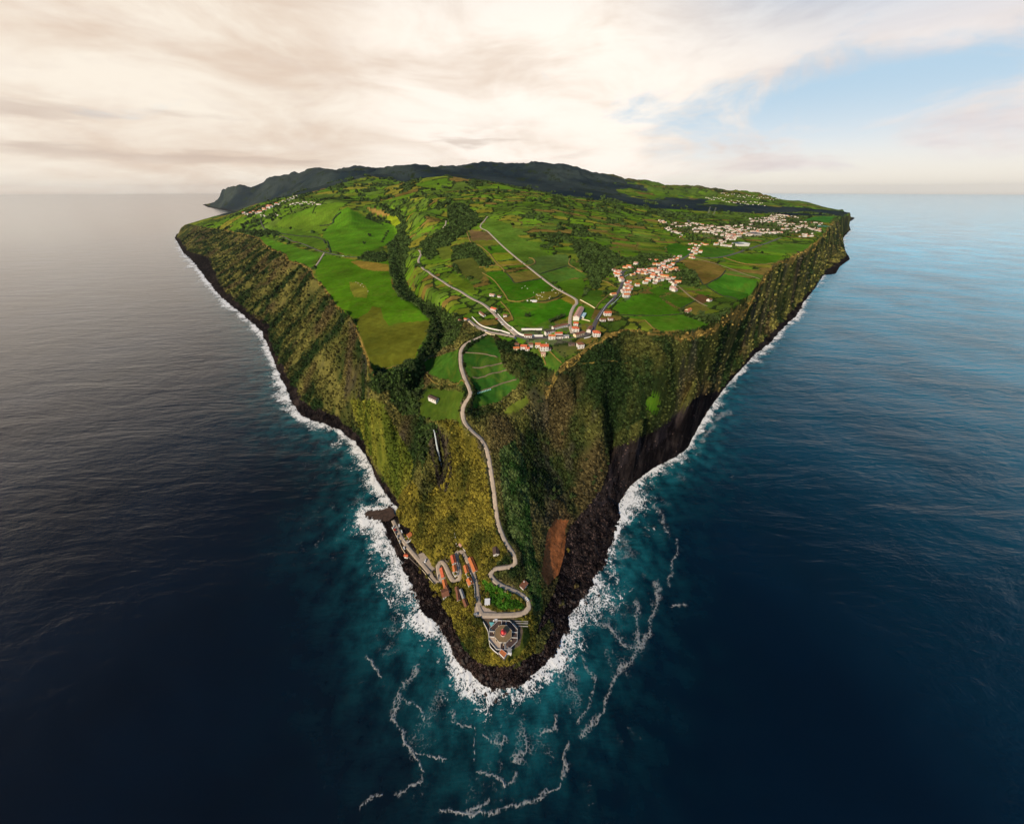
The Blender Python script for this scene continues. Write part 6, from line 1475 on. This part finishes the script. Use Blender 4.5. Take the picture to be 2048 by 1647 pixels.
# ------------------------------------------------------------------ cattle, bales, pylons
def voxels(cells_, sz):
    vi = {}; f = []
    occ = set(cells_)
    def vt(p): return vi.setdefault(p, len(vi))
    D6 = {(1,0,0): [(1,0,0),(1,1,0),(1,1,1),(1,0,1)], (-1,0,0): [(0,0,0),(0,0,1),(0,1,1),(0,1,0)], (0,1,0): [(0,1,0),(0,1,1),(1,1,1),(1,1,0)], (0,-1,0): [(0,0,0),(1,0,0),(1,0,1),(0,0,1)], (0,0,1): [(0,0,1),(1,0,1),(1,1,1),(0,1,1)], (0,0,-1): [(0,0,0),(0,1,0),(1,1,0),(1,0,0)]}
    for c in occ:
        for d_, q_ in D6.items():
            if (c[0]+d_[0], c[1]+d_[1], c[2]+d_[2]) not in occ: f.append(tuple(vt((c[0]+a[0], c[1]+a[1], c[2]+a[2])) for a in q_))
    return [(p[0]*sz, p[1]*sz, p[2]*sz) for p in vi], f
cc_ = [(x, y, z) for x in range(-4, 4) for y in (-1, 0) for z in (3, 4, 5)] + [(x, y, z) for x in (4, 5) for y in (-1, 0) for z in (5, 6)] + [(x, y, z) for x in (-4, 3) for y in (-1, 0) for z in (0, 1, 2)] + [(-5, 0, 4)]
cv, cf = voxels(cc_, .23); cowm = bpy.data.meshes.new('cow'); cowm.from_pydata(cv, [], cf); cowm.update(); cowm.materials.append(plain('pale_hide', (.62, .58, .50), .9, .2))
import bmesh as _b
bmx = _b.new(); bmx.from_mesh(cowm); _b.ops.smooth_vert(bmx, verts=bmx.verts[:], factor=.5, use_axis_x=True, use_axis_y=True, use_axis_z=True); bmx.to_mesh(cowm); bmx.free()
for u, v in [(1044,577),(1050,573),(1055,578),(1067,586),(1073,590),(1077,598),(1080,592),(1084,595),(1083,586),(1087,586),(1098,597),(1100,594),(1104,582),(1107,580),(1111,587),(1117,587),(1120,580),(1099,598),(1076,592),(1125,583),(716,567),(721,571),(727,574),(724,568),(736,583),(712,565)]:
    p = G(u, v); o = link('cow', cowm, None, (p[0], p[1], float(H(p[0], p[1]))), rnd.uniform(0, 6.3), 1.15)
    tag(o, 'pale cow grazing on the patch below the straight lane' if u > 900 else 'pale cow grazing in the oval patch of the left pasture', 'cow', 'cows on the grazed patch' if u > 900 else 'cows of the oval patch')
bl = MB(); bl.prism(disc(.75, 12), -.6, .6, bottom=True); blw = bl.mesh('bale', ROOFS['white']); bl2 = MB(); bl2.prism(disc(.75, 12), -.6, .6, bottom=True); blb = bl2.mesh('bale', plain('pale_green_wrap', (.30, .62, .55), .5, .1))
for k, u in enumerate([1055,1062,1064.5,1067,1069,1071,1073,1065.5,1070,1072,1068]):
    p = G(u, 602 if k < 7 else 604); o = link('bale', blw, None, (p[0], p[1], float(H(p[0], p[1])) + .7), 0, 1.5); o.rotation_euler = (R(90), 0, .4); tag(o, 'white wrapped silage bale in the row under the vivid green field', 'bale', 'white bales')
for k in range(9):
    u = 956 + k * 3.1; p = G(u, 786.5 - k * .95); o = link('bale', blb, None, (p[0], p[1], float(H(p[0], p[1])) + .5), 0, .95); o.rotation_euler = (R(90), 0, .2); tag(o, 'pale green wrapped bale lying in the dark green terraced field', 'bale', 'pale green bales')
for u, v, lab in [(1416,428,'left steel pylon before the dark forest band'),(1427,430,'right steel pylon before the dark forest band')]:
    p = G(u, v); e = empty('electricity_pylon', (p[0], p[1], float(H(p[0], p[1]))), .3, lab, 'pylon', 'pylons'); b = MB()
    for sx in (-1, 1):
        for sy in (-1, 1):
            b.poly([(sx * 4, sy * 4, 0), (sx * 4.8, sy * 4, 0), (sx * .6, sy * .5, 40), (sx * .3, sy * .5, 40)])
    for z in range(4, 36, 5): w_ = 4 * (1 - z / 42); b.box(0, -w_, z, 2 * w_, .4, .4); b.box(0, w_, z, 2 * w_, .4, .4)
    b.build('mast', grey, e)
    for z in (30, 35, 39): b = MB(); b.box(0, 0, z, 14, .5, .5); b.build('crossarm', grey, e)
for u, v in ((1345,468),(1340,474)):
    pass
print('OBJECTS', len(S.objects), 'GRID', NR, NA)
